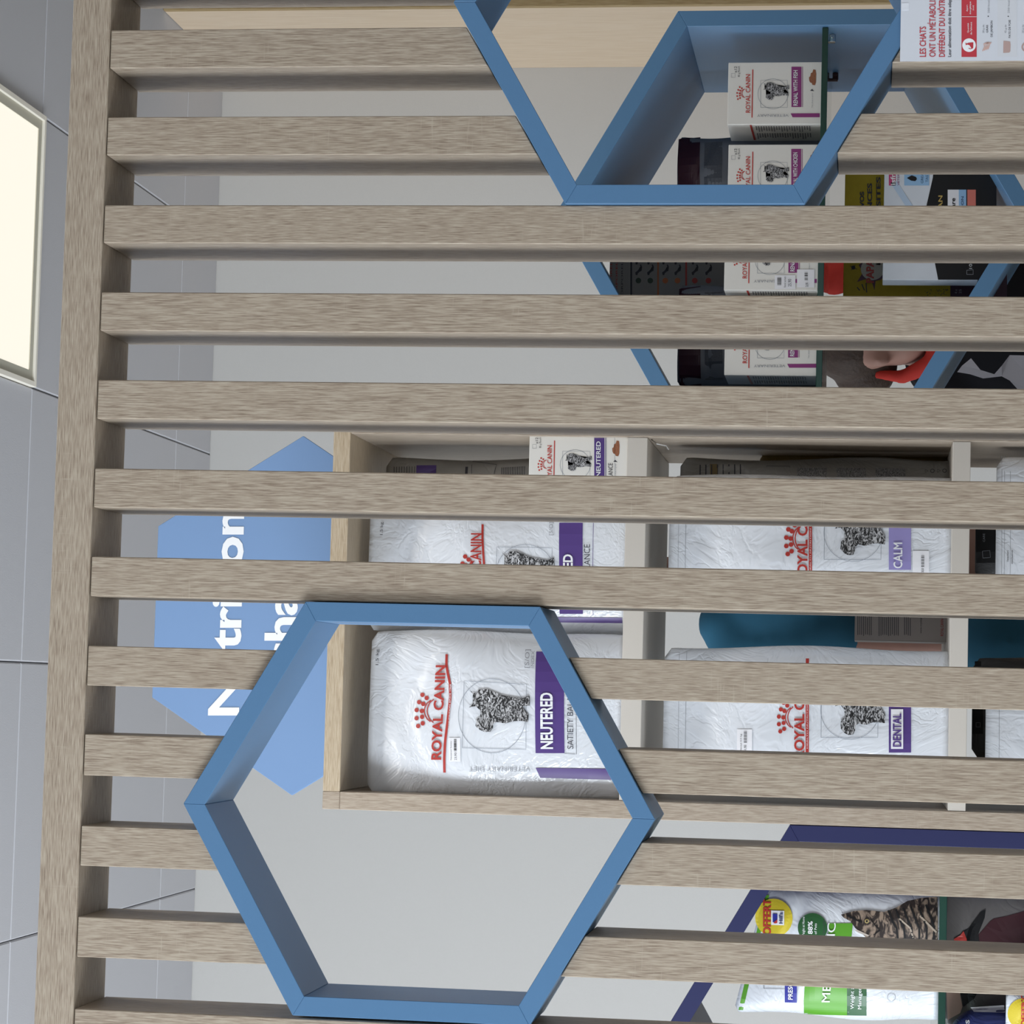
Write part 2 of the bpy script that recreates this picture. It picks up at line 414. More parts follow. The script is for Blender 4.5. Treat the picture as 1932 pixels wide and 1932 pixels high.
# hexagonal sign above the cabinet, fixed to its back
YSG = 4.575
sa, sb = P(570, 822.5, YSG), P(552.5, 1500.5, YSG); sc_, sd_ = P(298.7, 992, YSG), P(287, 1315, YSG)
xs = (sa.x+sb.x)/2; zs = (sa.z+sb.z)/2; s_ = (sa.x-sb.x)/2; hz_ = (sc_.z+sd_.z)/2-zs; tw_ = (sc_.x-sd_.x)/2
sg = thing('hexagon_sign', (xs, YSG, zs), 'flat blue hexagon sign with white lettering behind the top of the oak cabinet', 'sign')
hexp = [(xs+s_, zs), (xs+tw_, zs+hz_), (xs-tw_, zs+hz_), (xs-s_, zs), (xs-tw_, zs-hz_), (xs+tw_, zs-hz_)]
bmobj('sign_board', prism_bm(hexp, YSG, YSG+.012, .0006), SIGN, sg)
pt = Print(sg, YSG, eps=.0006)
pt.txt('lettering', WHITE, 'Nutrition', 391, 449, 1350, 964, bold=.028, skew=10)
pt.txt('lettering', WHITE, 'chat', 496, 556, 1256, 1080, bold=.028, skew=5)
pt.build(labels={'lettering': 'white rounded lettering reading Nutrition chat'})

# ------------------------------------------------------------------ the slatted screen
YS0, YS1 = 2.86, 2.981
sc = thing('slatted_screen', (.25, 2.92, 0), 'grey oak room divider of upright slats with two blue hexagon openings', 'room divider')
ZR0, ZR1 = ZC+.8772, ZC+.9227
HX = [(-.1362, ZC+.4908, .2655), (.7766, ZC+.208, .2665)]          # centre and radius of the hexagon openings
HT = .0215
box('top_rail', -.95, 1.75, YS0, YS1, ZR0, ZR1, GREY_OAK_H, sc, .0009)
box('bottom_rail', -.95, 1.75, YS0, YS1, .0, .045, GREY_OAK_H, sc, .0009)
def hexv(c, r): return [(c[0]+r*math.sin(PI/3*k), c[1]+r*math.cos(PI/3*k)) for k in range(6)]
def top_at(c, r, x):   # height of a pointy-top hexagon's upper outline at x
    return c[1]+r-abs(x-c[0])/math.sqrt(3)
SL = {1: (.7500, .7052), 2: (.6480, .6036), 3: (.5455, .5014), 4: (.4445, .3999), 5: (.3431, .2983), 6: (.2413, .1966),
      7: (.1403, .0952), 8: (.0386, -.0066), 9: (-.0617, -.1083), 10: (-.1650, -.2101), 11: (-.2673, -.3123), 12: (-.3702, -.4152)}
LOW = {9: (-.0610, -.1088), 10: (-.1624, -.2096), 11: (-.2670, -.3121), 1: (.7510, .7057), 2: (.6488, .6042)}
for k in range(-8, 18):
    if k not in SL: SL[k] = (.7505-(k-1)*.1017, .7055-(k-1)*.1017)
for k in range(-8, 17):
    for part_ in ('up', 'low'):
        a, b = SL[k]
        if part_ == 'low' and k in LOW: a, b = LOW[k]
        if a > 1.75 or b < -.95: continue
        hit = None
        for c in HX:
            hw = c[2]*math.sqrt(3)/2
            if b < c[0]+hw-.0005 and a > c[0]-hw+.0005: hit = c
        if hit is None:
            if part_ == 'up': box('slat', b, a, YS0+.0003, YS1-.0003, .0455, ZR0-.0012, GREY_OAK_V, sc, .0011)
            continue
        r = hit[2]+.0009; hw = hit[2]*math.sqrt(3)/2
        L_, R_ = max(b, -9), a
        def zt(x):
            d = abs(x-hit[0])
            return hit[1]+r-d/math.sqrt(3) if d < hw else None
        xl = [b]+([hit[0]] if b < hit[0] < a else [])+[a]
        up = part_ == 'up'
        q = []
        for x in xl:
            d = min(abs(x-hit[0]), hw)
            h_ = r-d/math.sqrt(3)
            q.append((x, hit[1]+(h_ if up else -h_)))
        poly = [(b, ZR0-.0012 if up else .0455)]+q+[(a, ZR0-.0012 if up else .0455)]
        o = bmobj('slat', prism_bm(poly, YS0+.0003, YS1-.0003, .0009), GREY_OAK_V, sc)
for hi, c in enumerate(HX):
    e = obj('hexagon_frame', *[(lambda b: ([v.co.copy() for v in b.verts], [[q.index for q in f.verts] for f in b.faces]))(prism_bm([hexv(c, c[2])[5], hexv(c, c[2])[0], hexv(c, c[2]-HT*2/math.sqrt(3))[0], hexv(c, c[2]-HT*2/math.sqrt(3))[5]], 2.852, 2.985, .0005))][0], BLUE, sc)
    e['label'] = ('blue hexagon frame set in the screen in front of the cabinet' if hi == 0 else 'blue hexagon frame set in the screen in front of the light blue shelf')
    vo, vi = hexv(c, c[2]), hexv(c, c[2]-HT*2/math.sqrt(3))
    for k in range(5):
        bmobj('frame_board', prism_bm([vo[k], vo[k+1], vi[k+1], vi[k]], 2.852, 2.985, .0005), BLUE, e)
for x in (-.995, 1.75): box('end_post', x, x+.045, YS0, YS1, 0, ZR1, GREY_OAK_V, sc, .001)

# poster fixed on the screen
po = thing('information_poster', tuple(P(1900, 0, 2.85)), 'white poster about cat metabolism taped to the slats', 'poster')
pc = [P(1698, 116, 2.8495), P(1702, -390, 2.8495)]
x0, x1 = pc[0].x, pc[0].x+.297; z1 = pc[0].z
box('sheet', x0, x1, 2.8488, 2.8497, z1-.42, z1, PAPER, po, 0)
def U(cx): return 1640+.1511*cx
def V_(c): return .1511*c
pt = Print(po, 2.8488, eps=.0002)
PRED = mat('poster_red_print', (186, 58, 68), .5, .4)
for s, a, b, e in (('LES CHATS', 625, 708, 335), ('ONT UN MÉTABOLISME', 745, 828, -128), ('DIFFÉRENT DU NÔTRE', 866, 944, -40)):
    pt.txt('heading', PRED, s, U(a), U(b), V_(712), V_(e), bold=.012)
pt.txt('subheading', DARKTXT, 'Leur alimentation doit être adaptée', U(980), U(1022), V_(712), V_(-75), bold=.01)
pt.rect('header_band', PRED, U(1152), U(1342), V_(712), V_(-900), 2)
pt.rect('header_divider', WHITE, U(1155), U(1342), V_(213), V_(208), 1, lift=1)
pt.disc('header_icon', WHITE, U(1246), V_(565), 12.8, lift=1)
pt.poly('cat_icon', PRED, [(U(1205), V_(568)), (U(1200), V_(533)), (U(1218), V_(545)), (U(1240), V_(535)), (U(1300), V_(530)), (U(1298), V_(600)), (U(1278), V_(608)), (U(1250), V_(566)), (U(1222), V_(558))], 0, lift=2)
pt.line('cat_icon', PRED, [(U(1290), V_(606)), (U(1262), V_(612)), (U(1240), V_(604))], 1.2, lift=2)
pt.txt('header_text', WHITE, 'Quantité', U(1222), U(1243), V_(410), V_(290)); pt.txt('header_text', WHITE, "de l'aliment", U(1260), U(1282), V_(435), V_(275))
pt.txt('header_text', WHITE, 'Apport', U(1210), U(1230), V_(145), V_(60)); pt.txt('header_text', WHITE, 'énergétique', U(1248), U(1270), V_(178), V_(20)); pt.txt('header_text', WHITE, '(kcal)', U(1288), U(1306), V_(130), V_(68))
pt.rect('grey_row', mat('poster_grey', (205, 207, 212), .5), U(1600), U(1845), V_(708), V_(-900), 2)
pt.rect('grey_row', mat('poster_grey', (205, 207, 212), .5), U(2090), U(2330), V_(708), V_(-900), 2)
for s, a, b, l, r in (('20 g de', 1412, 1436, 415, 312), ('GRAS', 1458, 1484, 410, 315), ('DE JAMBON', 1512, 1540, 462, 262), ('42 g de', 1688, 1712, 415, 310), ('PATE DE FOIE', 1738, 1765, 474, 250), ('30 g de', 1905, 1930, 415, 310), ('FROMAGE', 1960, 1988, 460, 270)):
    pt.txt('row_text', DARKTXT if s.isupper() else GREYTXT, s, U(a), U(b), V_(l), V_(r))
for a in (1478, 1728, 1975):
    pt.txt('kcal_text', GREYTXT, '250 kcal', U(a), U(a+24), V_(165), V_(10)); pt.disc('kcal_text', DARKTXT, U(a+8), V_(205), 1.2, n=8)
for k in range(4):
    pt.line('food_icon', mat('bacon_pink', (205, 170, 160), .5), [(U(1415+22*k), V_(640-8*k)), (U(1440+20*k), V_(590-8*k)), (U(1432+24*k), V_(550)), (U(1480+14*k), V_(530))], 2.2, lift=1)
pt.poly('food_icon', mat('pate_beige', (178, 152, 146), .5), [(U(1676), V_(510)), (U(1760), V_(520)), (U(1765), V_(560)), (U(1762), V_(640)), (U(1748), V_(658)), (U(1672), V_(662))], 0, lift=1)
pt.disc('food_icon', mat('pate_beige', (178, 152, 146), .5), U(1960), V_(590), 9, 6, lift=1)
pt.build()
tp = box('glare_dot', P(1708, 13, 2.85).x-.004, P(1708, 13, 2.85).x+.004, 2.8484, 2.8489, P(1708, 13, 2.85).z-.004, P(1708, 13, 2.85).z+.004, mat('glare_pale', (216, 219, 226), .15), po, 0)  # pale square painted in for a small glare on the sheet

# ------------------------------------------------------------------ hexagon wall shelves and the cabinet
YC0, YC1 = 4.10, 4.56
RA = .3815; TA = .0255
def hex_shelf(c, m, label, cat='shelf'):
    t = thing('hexagon_shelf', (c[0], YC0+.2, c[1]-RA), label, cat)
    vo = hexv(c, RA); vi = hexv(c, RA-TA*2/math.sqrt(3))
    for k in range(6):
        n = (k+1) % 6
        bmobj('shelf_board', prism_bm([vo[k], vo[n], vi[n], vi[k]], YC0, YC1, .0006), m, t)
    return t
CA = (.7680, ZC+.1245); CB = (-.5285, ZC-.0785)
ha = hex_shelf(CA, BLUE2, 'light blue open hexagon shelf holding white cartons on a glass board')
hb = hex_shelf(CB, NAVY, 'dark navy open hexagon shelf left of the oak cabinet')
def glass_shelf(c, ztop, zbot, label, xa=None, xb=None):
    ri = (RA-TA*2/math.sqrt(3))*math.sqrt(3)/2
    xa = c[0]-ri+.001; xb = c[0]+ri-.001
    g = thing('glass_shelf', (c[0], YC0+.2, zbot), label, 'glass shelf')
    box('glass_pane', xa, xb, YC0+.016, YC1-.02, zbot, ztop, GLASS, g, 0)
    box('front_edge', xa, xb, YC0+.010, YC0+.0158, zbot, ztop, GLASS_EDGE, g, .0008)
    return g
gza = P(1549.6, 160, YC0+.01).z; gzb = P(1561, 160, YC0+.01).z
glass_shelf(CA, gza, gzb, 'green edged glass shelf under the cartons in the light blue hexagon')
gzc = P(1772.5, 1730, YC0+.01).z; gzd = P(1786.5, 1730, YC0+.01).z
glass_shelf(CB, gzc, gzd, 'green edged glass shelf in the navy hexagon under the tabby cat bag')
for (u, v, m, Y) in ((1571, 74, STEEL, 4.16), (1576, 157, mat('dark_bracket', (70, 40, 40), .4), 4.42)):
    q = P(u, v, Y); xr = CA[0]+(RA-TA*2/math.sqrt(3))*math.sqrt(3)/2
    bm = tube_bm([(xr, Y, q.z), (xr-.012, Y, q.z)], .005)
    tube_bm([(xr-.012, Y, q.z-.004), (xr-.012, Y, q.z+.011)], .003, bm)
    tube_bm([(xr-.004, Y-.008, q.z), (xr-.004, Y+.008, q.z)], .003, bm)
    bmobj('shelf_pin', bm, m, ha)

cb = thing('oak_cabinet', (.12, 4.3, 0), 'open backed oak cabinet with cream shelves full of pet food bags', 'cabinet')
XL0, XL1, XR0, XR1 = -.1970, -.1685, .4085, .4365
ZT1, ZT0 = ZC+.8585, ZC+.8305
box('side_panel', XL0, XL1, YC0, YC1, 0, ZT0-.0003, OAK_V, cb, .0008)
box('side_panel', XR0, XR1, YC0, YC1, 0, ZT0-.0003, OAK_V, cb, .0008)
tpn = box('top_panel', XL1+.0003, XR1, YC0, YC1, ZT0, ZT1, OAK_H, cb, .0008)
box('side_cap', XL0, XL1, YC0, YC1, ZT0, ZT1, OAK_V, cb, .0008)
SH = [(ZC+.349, ZC+.3815), (ZC-.1585, ZC-.131), (ZC-.672, ZC-.644), (.0, .06)]
for a, b in SH: box('shelf', XL1+.0005, XR0-.0005, YC0+.001, YC1-.002, a, b, CREAM, cb, .0008)
q = P(1236, 836, YC0+.03)
bm = tube_bm([Vector((XR0-.001, YC0+.03, ZC+.345)), Vector((XR0-.008, YC0+.02, ZC+.336)), Vector((XR0-.010, YC0+.03, ZC+.322)), Vector((XR0-.016, YC0+.035, ZC+.318))], .0016)
bmobj('shelf_hook', bm, STEEL, cb)

# ------------------------------------------------------------------ cartons
def carton(name, label, cat, vL, vR, uT, zb, Y, depth, seed=0, m=CARD, group=None):
    a = P(uT, (vL+vR)/2, Y); xl = P(uT, vL, Y).x; xr = P(uT, vR, Y).x
    t = thing(name, ((xl+xr)/2, Y+depth/2, zb), label, cat, group)
    box('carton_body', xl, xr, Y, Y+depth, zb, a.z, m, t, .0008)
    return t, xl, xr, a.z
CATP = [(722, 588), (748, 606), (768, 614), (790, 584), (850, 580), (900, 600), (960, 625), (1010, 655), (1060, 664), (1110, 650), (1160, 630), (1162, 700), (1100, 706), (1062, 722), (1085, 765), (1155, 768), (1150, 820), (1090, 812), (1040, 815), (980, 830), (920, 820), (895, 835), (892, 866), (875, 890), (835, 893), (800, 880), (765, 850), (770, 800), (800, 785), (835, 790), (852, 765), (842, 744), (800, 735), (765, 705), (716, 714), (745, 688), (766, 668), (763, 640), (745, 615)]
DOTS = [(365, 622), (398, 645), (340, 675), (372, 688), (322, 733), (362, 740), (322, 793), (365, 783), (335, 850), (370, 830)]
def cat_pts(u0, u1, vl, vr):
    """the seated kitten drawing fitted in a pixel box (u0 top .. u1 bottom, vl left .. vr right)"""
    return [(u0+(cx-716)/446*(u1-u0), vr+(cy_-580)/313*(vl-vr)) for cx, cy_ in CATP]
def draw_cat(pt, m, u0, u1, vl, vr, cuts=2):
    f = lambda cx, c: (u0+(cx-716)/446*(u1-u0), vr+(c-580)/313*(vl-vr))
    k = (u1-u0)/120
    pt.poly('cat_picture', m, cat_pts(u0, u1, vl, vr), cuts, lift=1)
    pt.line('cat_outline', BLACKP, [f(*q) for q in CATP[6:12]], 1.1*k, lift=1.6, sub=3)
    for a in ([(965, 660), (940, 700), (945, 745)], [(1000, 665), (975, 710), (985, 760)], [(925, 640), (905, 690)], [(1090, 670), (1085, 700)], [(1125, 650), (1122, 700)], [(900, 770), (930, 800), (980, 810)],
              [(800, 640), (770, 655)], [(800, 660), (775, 672)], [(870, 760), (880, 800), (860, 850)], [(790, 820), (820, 860), (850, 870)], [(880, 600), (905, 640)], [(1120, 775), (1122, 812)]):
        pt.line('cat_outline', BLACKP, [f(*q) for q in a], 1.7*k, lift=1.6, sub=3)
    for c in (628, 682): pt.line('cat_face', STICKER, [f(818, c-9), f(812, c), f(818, c+9)], 1.6*k, lift=2); pt.disc('cat_face', BLACKP, *f(820, c), 1.1*k, n=8, lift=2.2)
    pt.line('cat_face', STICKER, [f(862, 640), f(870, 655), f(862, 672)], 2.2*k, lift=2); pt.disc('cat_face', BLACKP, *f(855, 656), 1.1*k, n=8, lift=2.4)
def crown(pt, m, u0, u1, vl, vr):
    f = lambda cx, c: (u0+(cx-305)/135*(u1-u0), vr+(c-605)/262*(vl-vr))
    r = 17/262*(vl-vr)
    for d in DOTS:
        q = f(*d); pt.disc('brand_print', m, q[0], q[1], r, n=10)
    for off in (0, 22):
        pt.line('brand_print', m, [f(440-off-38*math.sin(PI*k/8)+(12 if k in (0, 8) else 0), 655+off*.3+(170-off*.6)*k/8) for k in range(9)], max(1.0, r*.45), lift=0)
def box_print(t, Y, vL, vR, uT, uB, colour, words, price=False, short=None):
    """front print of a carton of pouches"""
    pt = Print(t, Y, eps=.0004)
    A = lambda cx: uT+(cx-152)/1136*(uB-uT)
    B = lambda c: vL+(1512-c)/752*(vR-vL)
    pt.line('brand_print', RED, [(A(445), B(1428)), (A(455), B(845))], 1.9)
    pt.txt('brand_print', RED, 'ROYAL CANIN', A(366), A(424), B(1370), B(905), bold=.01, skew=0)
    crown(pt, RED, A(252), A(352), B(1215), B(1048))
    pt.disc('fine_rings', LINEGREY, A(700), B(1140), 28.7, 28.1, n=40)
    pt.line('fine_rings', LINEGREY, [(A(550), B(1305)), (A(550), B(975)), (A(875), B(975)), (A(875), B(1305)), (A(550), B(1305))], .6)
    draw_cat(pt, ENGR2, A(578), A(895), B(1215), B(1000), 1)
    pt.rect('name_band', colour, A(925), A(1046), B(1300), B(812), 2)
    pt.rect('name_band', colour, A(1056), A(1062), B(1300), B(812), 2)
    pt.txt('name_text', WHITE, words, A(946), A(1000), B(1285), B(855), bold=.015, lift=2)
    pt.poly('food_picture', BROWN, [(A(1140), B(975)), (A(1150), B(1000)), (A(1172), B(1010)), (A(1180), B(1032)), (A(1210), B(1036)), (A(1222), B(1000)), (A(1225), B(900)), (A(1218), B(850)), (A(1190), B(845)), (A(1180), B(880)), (A(1160), B(890)), (A(1155), B(925)), (A(1138), B(940))], 1)
    pt.poly('small_print', DARKTXT, [(A(1150), B(1102)), (A(1200), B(1102)), (A(1200), B(1106)), (A(1175), B(1082))], 0)
    pt.txt('small_print', GREYTXT, 'Thin slices in gravy', A(1168), A(1184), B(1310), B(1128))
    pt.quad('side_bar', colour, [(A(915), B(1378)), (A(1268), B(1376)), (A(1268), B(1424)), (A(938), B(1424))], 3)
    pt.txtrot('range_text', GREYTXT, 'VETERINARY', A(890), A(505), B(1388), B(1420))
    pt.txt('count_text', DARKTXT, 'x12', A(226), A(262), B(885), B(808)); pt.txt('count_text', DARKTXT, '85 g Pouch', A(272), A(296), B(935), B(808))
    pt.line('count_text', GREYTXT, [(A(195), B(940)), (A(240), B(940)), (A(240), B(892)), (A(195), B(892)), (A(195), B(940))], .6)
    o = pt.build()
    if price:
        pp = Print(t, Y, eps=.0009)
        pp.rect('price_sticker', STICKER, A(760), A(1010), B(1500), B(1330), 2)
        pp.rect('price_sticker', STICKER, A(1030), A(1240), B(1480), B(1260), 2)
        pr_ = pp.build()['price_sticker']
        pb = Print(t, Y, eps=.0013)
        rr = random.Random(7)
        for k in range(14):
            pb.rect('barcode', BLACKP, A(790), A(840), B(1450-7*k), B(1450-7*k-rr.choice((2, 3.5, 5))), 1)
        for k in range(12):
            pb.rect('barcode', BLACKP, A(1120), A(1160), B(1395-9*k), B(1395-9*k-rr.choice((2, 4, 6))), 1)
        pb.txt('barcode', BLACKP, '26,90', A(1130), A(1165), B(1475), B(1425)); pb.txt('barcode', DARKTXT, 'Renal sachets', A(870), A(895), B(1480), B(1350)); pb.txt('barcode', DARKTXT, '25,90', A(920), A(960), B(1470), B(1380))
        pb.build(parent=pr_)
    return o
def side_print(t, x, Y0, Y1, z0, z1, seed):
    """shadowed text on a carton's left face"""
    rr = random.Random(seed); V = []; Fc = []
    def q(ya, yb, za, zb, dx=.0006):
        o = len(V); V.extend([(x-dx, ya, za), (x-dx, yb, za), (x-dx, yb, zb), (x-dx, ya, zb)]); Fc.append((o, o+3, o+2, o+1))
    for c in range(2):
        a = Y0+.01+(Y1-Y0-.02)*c/2
        for k in range(22):
            z = z1-.045-(z1-z0-.06)*k/22; q(a, a+(Y1-Y0)*.36*rr.uniform(.6, 1), z, z-.0018)
    obj('small_text', V, Fc, mat('side_text', (120, 118, 120), .5), t)
    V2 = [(x-.0006, Y0+.002, z1-.036), (x-.0006, Y1-.01, z1-.038), (x-.0006, Y1-.01, z1-.0415), (x-.0006, Y0+.002, z1-.039)]
    obj('red_line', V2, [(0, 3, 2, 1)], RED, t)
YB = YC0+.035
for vL, vR, words, lab, price, seed, yo in (
        (235, 118, 'RENAL WITH FISH', 'white carton with plum band reading renal with fish, rightmost on the glass shelf', False, 1, 0),
        (390, 273, 'RENAL WITH CHICKEN', 'white carton with plum band reading renal with chicken, behind the hexagon corner', False, 2, 0),
        (547.5, 431, 'RENAL WITH BEEF', 'white carton with plum band and two price stickers seen between slats', True, 3, .0),
        (707.5, 591, 'RENAL WITH FISH', 'white carton with plum band, leftmost on the glass shelf next to the cabinet', False, 4, 0)):
    uT = {1: 1373.3, 2: 1373.5, 3: 1367, 4: 1367.5}[seed]; uB = {1: 1549.6, 2: 1549, 3: 1544, 4: 1543}[seed]
    t, xl, xr, zt_ = carton('food_carton', lab, 'carton', vL, vR, uT, gza, YB+yo, .125)
    box_print(t, YB+yo, vL, vR, uT, uB, PLUM, words, price)
    side_print(t, xl, YB+yo, YB+yo+.125, gza, zt_, seed)
t, xl, xr, zt_ = carton('food_carton', 'white carton with violet band reading neutered balance in the cabinet top row', 'carton', 934.6, 818.2, 998, SH[0][1], YC0+.012, .125)
xr_ = xr
pt = box_print(t, YC0+.012, 934.6, 818.2, 998, 1179, PURPLE, 'NEUTERED')
pt = Print(t, YC0+.012, eps=.0004)
pt.txt('name_text', DARKTXT, 'BALANCE', 1147, 1156, 912, 874); pt.line('name_outline', LINEGREY, [(1144, 922), (1144, 826), (1160, 826), (1160, 922)], .6); pt.build()
# shaded carton seen from the back, second shelf
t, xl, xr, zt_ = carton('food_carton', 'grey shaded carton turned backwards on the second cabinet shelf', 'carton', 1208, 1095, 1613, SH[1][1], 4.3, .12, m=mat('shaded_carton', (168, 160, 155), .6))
pt = Print(t, 4.3, eps=.0004)
rr = random.Random(5)
for c, (ua, ub) in enumerate(((1618, 1648), (1658, 1700), (1706, 1722))):
    n = int((ub-ua)/3.6)
    for k in range(n):
        pt.rect('small_text', DARKTXT, ua+3.6*k, ua+3.6*k+1.1, 1200-rr.uniform(0, 3), 1160-rr.uniform(-8, 18), 1)
pt.txt('brand_print', REDBAG, 'ROYAL CANIN', 1774, 1780, 1200, 1168); pt.txt('small_text', DARKTXT, 'www.royalcanin.com', 1735, 1739, 1195, 1150)
pt.build()

# ------------------------------------------------------------------ bags
def bag(name, label, cat, uT, vL, vR, zb, Y, thick, m, seed=0, top=.16, round_=.035, um=None, group=None, wr=.0022, slope=0):
    vm = (vL+vR)/2; z1 = P(uT, vm, Y).z
    um = um or (uT+150)
    x0 = P(um, vL, Y).x; x1 = P(um, vR, Y).x
    t = thing(name, ((x0+x1)/2, Y+thick/2, zb), label, cat, group)
    Yc = Y+thick/2; rr = random.Random(seed)
    ks = [(rr.uniform(-1, 1)*5, rr.uniform(-1, 1)*5+2, rr.uniform(0, 6), rr.uniform(.3, 1)) for _ in range(5)]
    def outline(tt):
        ins = 0
        if tt > 1-round_: ins = round_*(1-math.sqrt(max(0, 1-((tt-1+round_)/round_)**2)))*(z1-zb)
        w1 = .0028*math.sin(tt*9+seed)-.002*math.sin(tt*4.1)
        w2 = .0028*math.sin(tt*8+seed*2)+.002*math.sin(tt*5.1)
        return x0+ins+w1*min(1, tt*4), x1-ins+w2*min(1, tt*4)
    def prof(tt):
        a = .86+.14*min(1, tt/.35)
        if tt > .62: a *= 1-(1-top)*((tt-.62)/.38)**1.4
        return a
    def hf(x, z):
        tt = min(1, max(0, (z-zb)/(z1-zb)/(1-slope*min(1, max(0, (x-x0)/(x1-x0)))))); oa, ob = outline(tt); s = min(1, max(0, (x-oa)/(ob-oa)))
        e = max(0, 1-abs(2*s-1)**3.2)
        b = e**.55*prof(tt)
        wv = sum(a3*math.sin(a1*s*2+a2*tt*2+a0) for a1, a2, a0, a3 in ks)*wr*min(1, e*3)*min(1, tt*6+.2)
        wv += .0035*math.exp(-((tt-.86+.25*abs(s-.5))/.03)**2)*e
        return b, wv
    surf = lambda x, z: Yc-thick/2*hf(x, z)[0]+hf(x, z)[1]
    NX, NZ = 36, 44; V = []; Fc = []
    for side in (0, 1):
        for j in range(NZ+1):
            tt = j/NZ; a, b = outline(tt)
            for i in range(NX+1):
                s = .5-.5*math.cos(PI*i/NX); x = a+(b-a)*s
                zz = zb+(z1-zb)*tt*(1-slope*min(1, max(0, (x-x0)/(x1-x0))))
                h, wv = hf(x, zz)
                y = Yc-thick/2*h+wv if side == 0 else Yc+thick/2*h
                if i in (0, NX): y = Yc
                V.append((x, y, zz))
    n = (NX+1)*(NZ+1)
    for j in range(NZ):
        for i in range(NX):
            a = j*(NX+1)+i; Fc.append((a, a+1, a+NX+2, a+NX+1)); a += n; Fc.append((a, a+NX+1, a+NX+2, a+1))
    for i in range(NX):
        Fc.append((i, i+n, i+n+1, i+1)); a = NZ*(NX+1)+i; Fc.append((a, a+1, a+n+1, a+n))
    for j in range(NZ):
        a = j*(NX+1); Fc.append((a, a+NX+1, a+NX+1+n, a+n)); a += NX; Fc.append((a, a+n, a+NX+1+n, a+NX+1))
    me_o = obj('bag_body', V, Fc, m, t, smooth=True)
    bm = bmesh.new(); bm.from_mesh(me_o.data); bmesh.ops.remove_doubles(bm, verts=bm.verts[:], dist=1e-5); bmesh.ops.recalc_face_normals(bm, faces=bm.faces[:])
    for f in bm.faces: f.smooth = True
    bm.to_mesh(me_o.data); bm.free()
    return t, surf
def cu(cx): return 700+.2588*cx
def cv(c): return 1150+.2588*c

# front bag: neutered satiety balance
t, sf = bag('pet_food_bag', 'white bag with violet band reading neutered, fully framed by the front blue hexagon', 'pet food bag', 687, 1506, 1189, SH[0][1], YC0+.018, .10, BAGW, 1)
pt = Print(t, YC0+.02, sf, .0014)
crown(pt, REDBAG, cu(305), cu(440), cv(867), cv(605))
pt.txt('brand_print', REDBAG, 'ROYAL CANIN', cu(433), cu(508), cv(1096), cv(405), bold=.03, skew=8)
pt.line('brand_print', REDBAG, [(cu(530), cv(1190)), (cu(533), cv(1080)), (cu(541), cv(960)), (cu(560), cv(800)), (cu(577), cv(640)), (cu(574), cv(540)), (cu(556), cv(460)), (cu(545), cv(400)), (cu(545), cv(325))], 4.8, sub=4)
pt.txt('slogan', WHITE, 'HEALTH NUTRITION SINCE 1968', cu(567)-1.2, cu(567)+1.4, cv(950), cv(545), lift=1.5, skew=3)
pt.disc('fine_rings', LINEGREY, cu(885), cv(775), 70.5, 69.6, n=60, ru=64)
pt.line('fine_rings', LINEGREY, [(cu(668), cv(1008)), (cu(680), cv(520)), (cu(1138), cv(545)), (cu(1130), cv(1020)), (cu(668), cv(1008))], .8, sub=8)
draw_cat(pt, ENGR, cu(716), cu(1162), cv(893), cv(580))
pt.rect('name_band', PURPLE, 1010.5, 1065, 1421, 1229, 10)
pt.txt('name_text', WHITE, 'NEUTERED', 1020, 1043, 1413, 1307, bold=.03, lift=1.6)
pt.txt('name_text_small', DARKTXT, 'SATIETY BALANCE', 1070, 1082, 1413, 1283, bold=.0, lift=1)
pt.line('name_outline', DARKTXT, [(1065, 1421.5), (1087.5, 1423), (1087.5, 1300), (1086, 1230)], .7, sub=8)
pt.txt('index_text', GREYTXT, '[S/O]', cu(1118), cu(1152), cv(425), cv(290)); pt.txt('index_text', GREYTXT, 'INDEX', cu(1165), cu(1188), cv(425), cv(300))
pt.quad('side_bar', PURPLE, [(1010, 1449), (1165, 1451), (1165, 1472), (1018, 1468)], 8)
pt.txtrot('range_text', GREYTXT, 'VETERINARY DIET', 1000, 885, 1448, 1456)
pt.txt('weight_text', DARKTXT, '1.5 kg', 700, 706, 1254, 1224)
pt.rect('price_sticker', STICKER, 847, 869, 1437, 1392, 4)
o = pt.build()
pb = Print(t, YC0+.02, sf, .0024)
rr = random.Random(3)
for k in range(14): pb.rect('barcode', BLACKP, 857, 862, 1417-1.65*k, 1417-1.65*k-rr.choice((.5, .9, 1.2)), 1)
pb.txt('barcode', DARKTXT, 'Neutered Satiety', 850, 853, 1434, 1398); pb.txt('barcode', BLACKP, '23,90', 858, 862.5, 1434, 1420)
pb.build(parent=o['price_sticker'])

# second neutered bag, half behind it
t, sf = bag('pet_food_bag', 'white bag with violet band standing right of the framed one in the cabinet top row', 'pet food bag', 687, 1192, 930, SH[0][1], YC0+.06, .10, BAGW, 2, um=900)
pt = Print(t, YC0+.06, sf, .0014)
crown(pt, REDBAG, 866, 893, 1112, 1046)
pt.txt('brand_print', REDBAG, 'ROYAL CANIN', 886, 907, 1144, 1006, bold=.02, skew=2)
pt.line('brand_print', REDBAG, [(913, 1168), (914, 1100), (914, 1066), (912, 1040), (910.5, 1015), (910, 989)], 4, sub=4)
pt.disc('fine_rings', LINEGREY, 992, 1083, 56, 55.2, n=50); pt.line('fine_rings', LINEGREY, [(936, 1135), (938, 1032), (1042, 1034), (1040, 1137), (936, 1135)], .8, sub=8)
draw_cat(pt, ENGR, 946, 1046, 1120, 1040)
pt.rect('name_band', PURPLE, 1055, 1099, 1158, 986, 8)
pt.txt('name_text', WHITE, 'NEUTERED', 1062, 1080, 1150, 1046, bold=.03, lift=1.6)
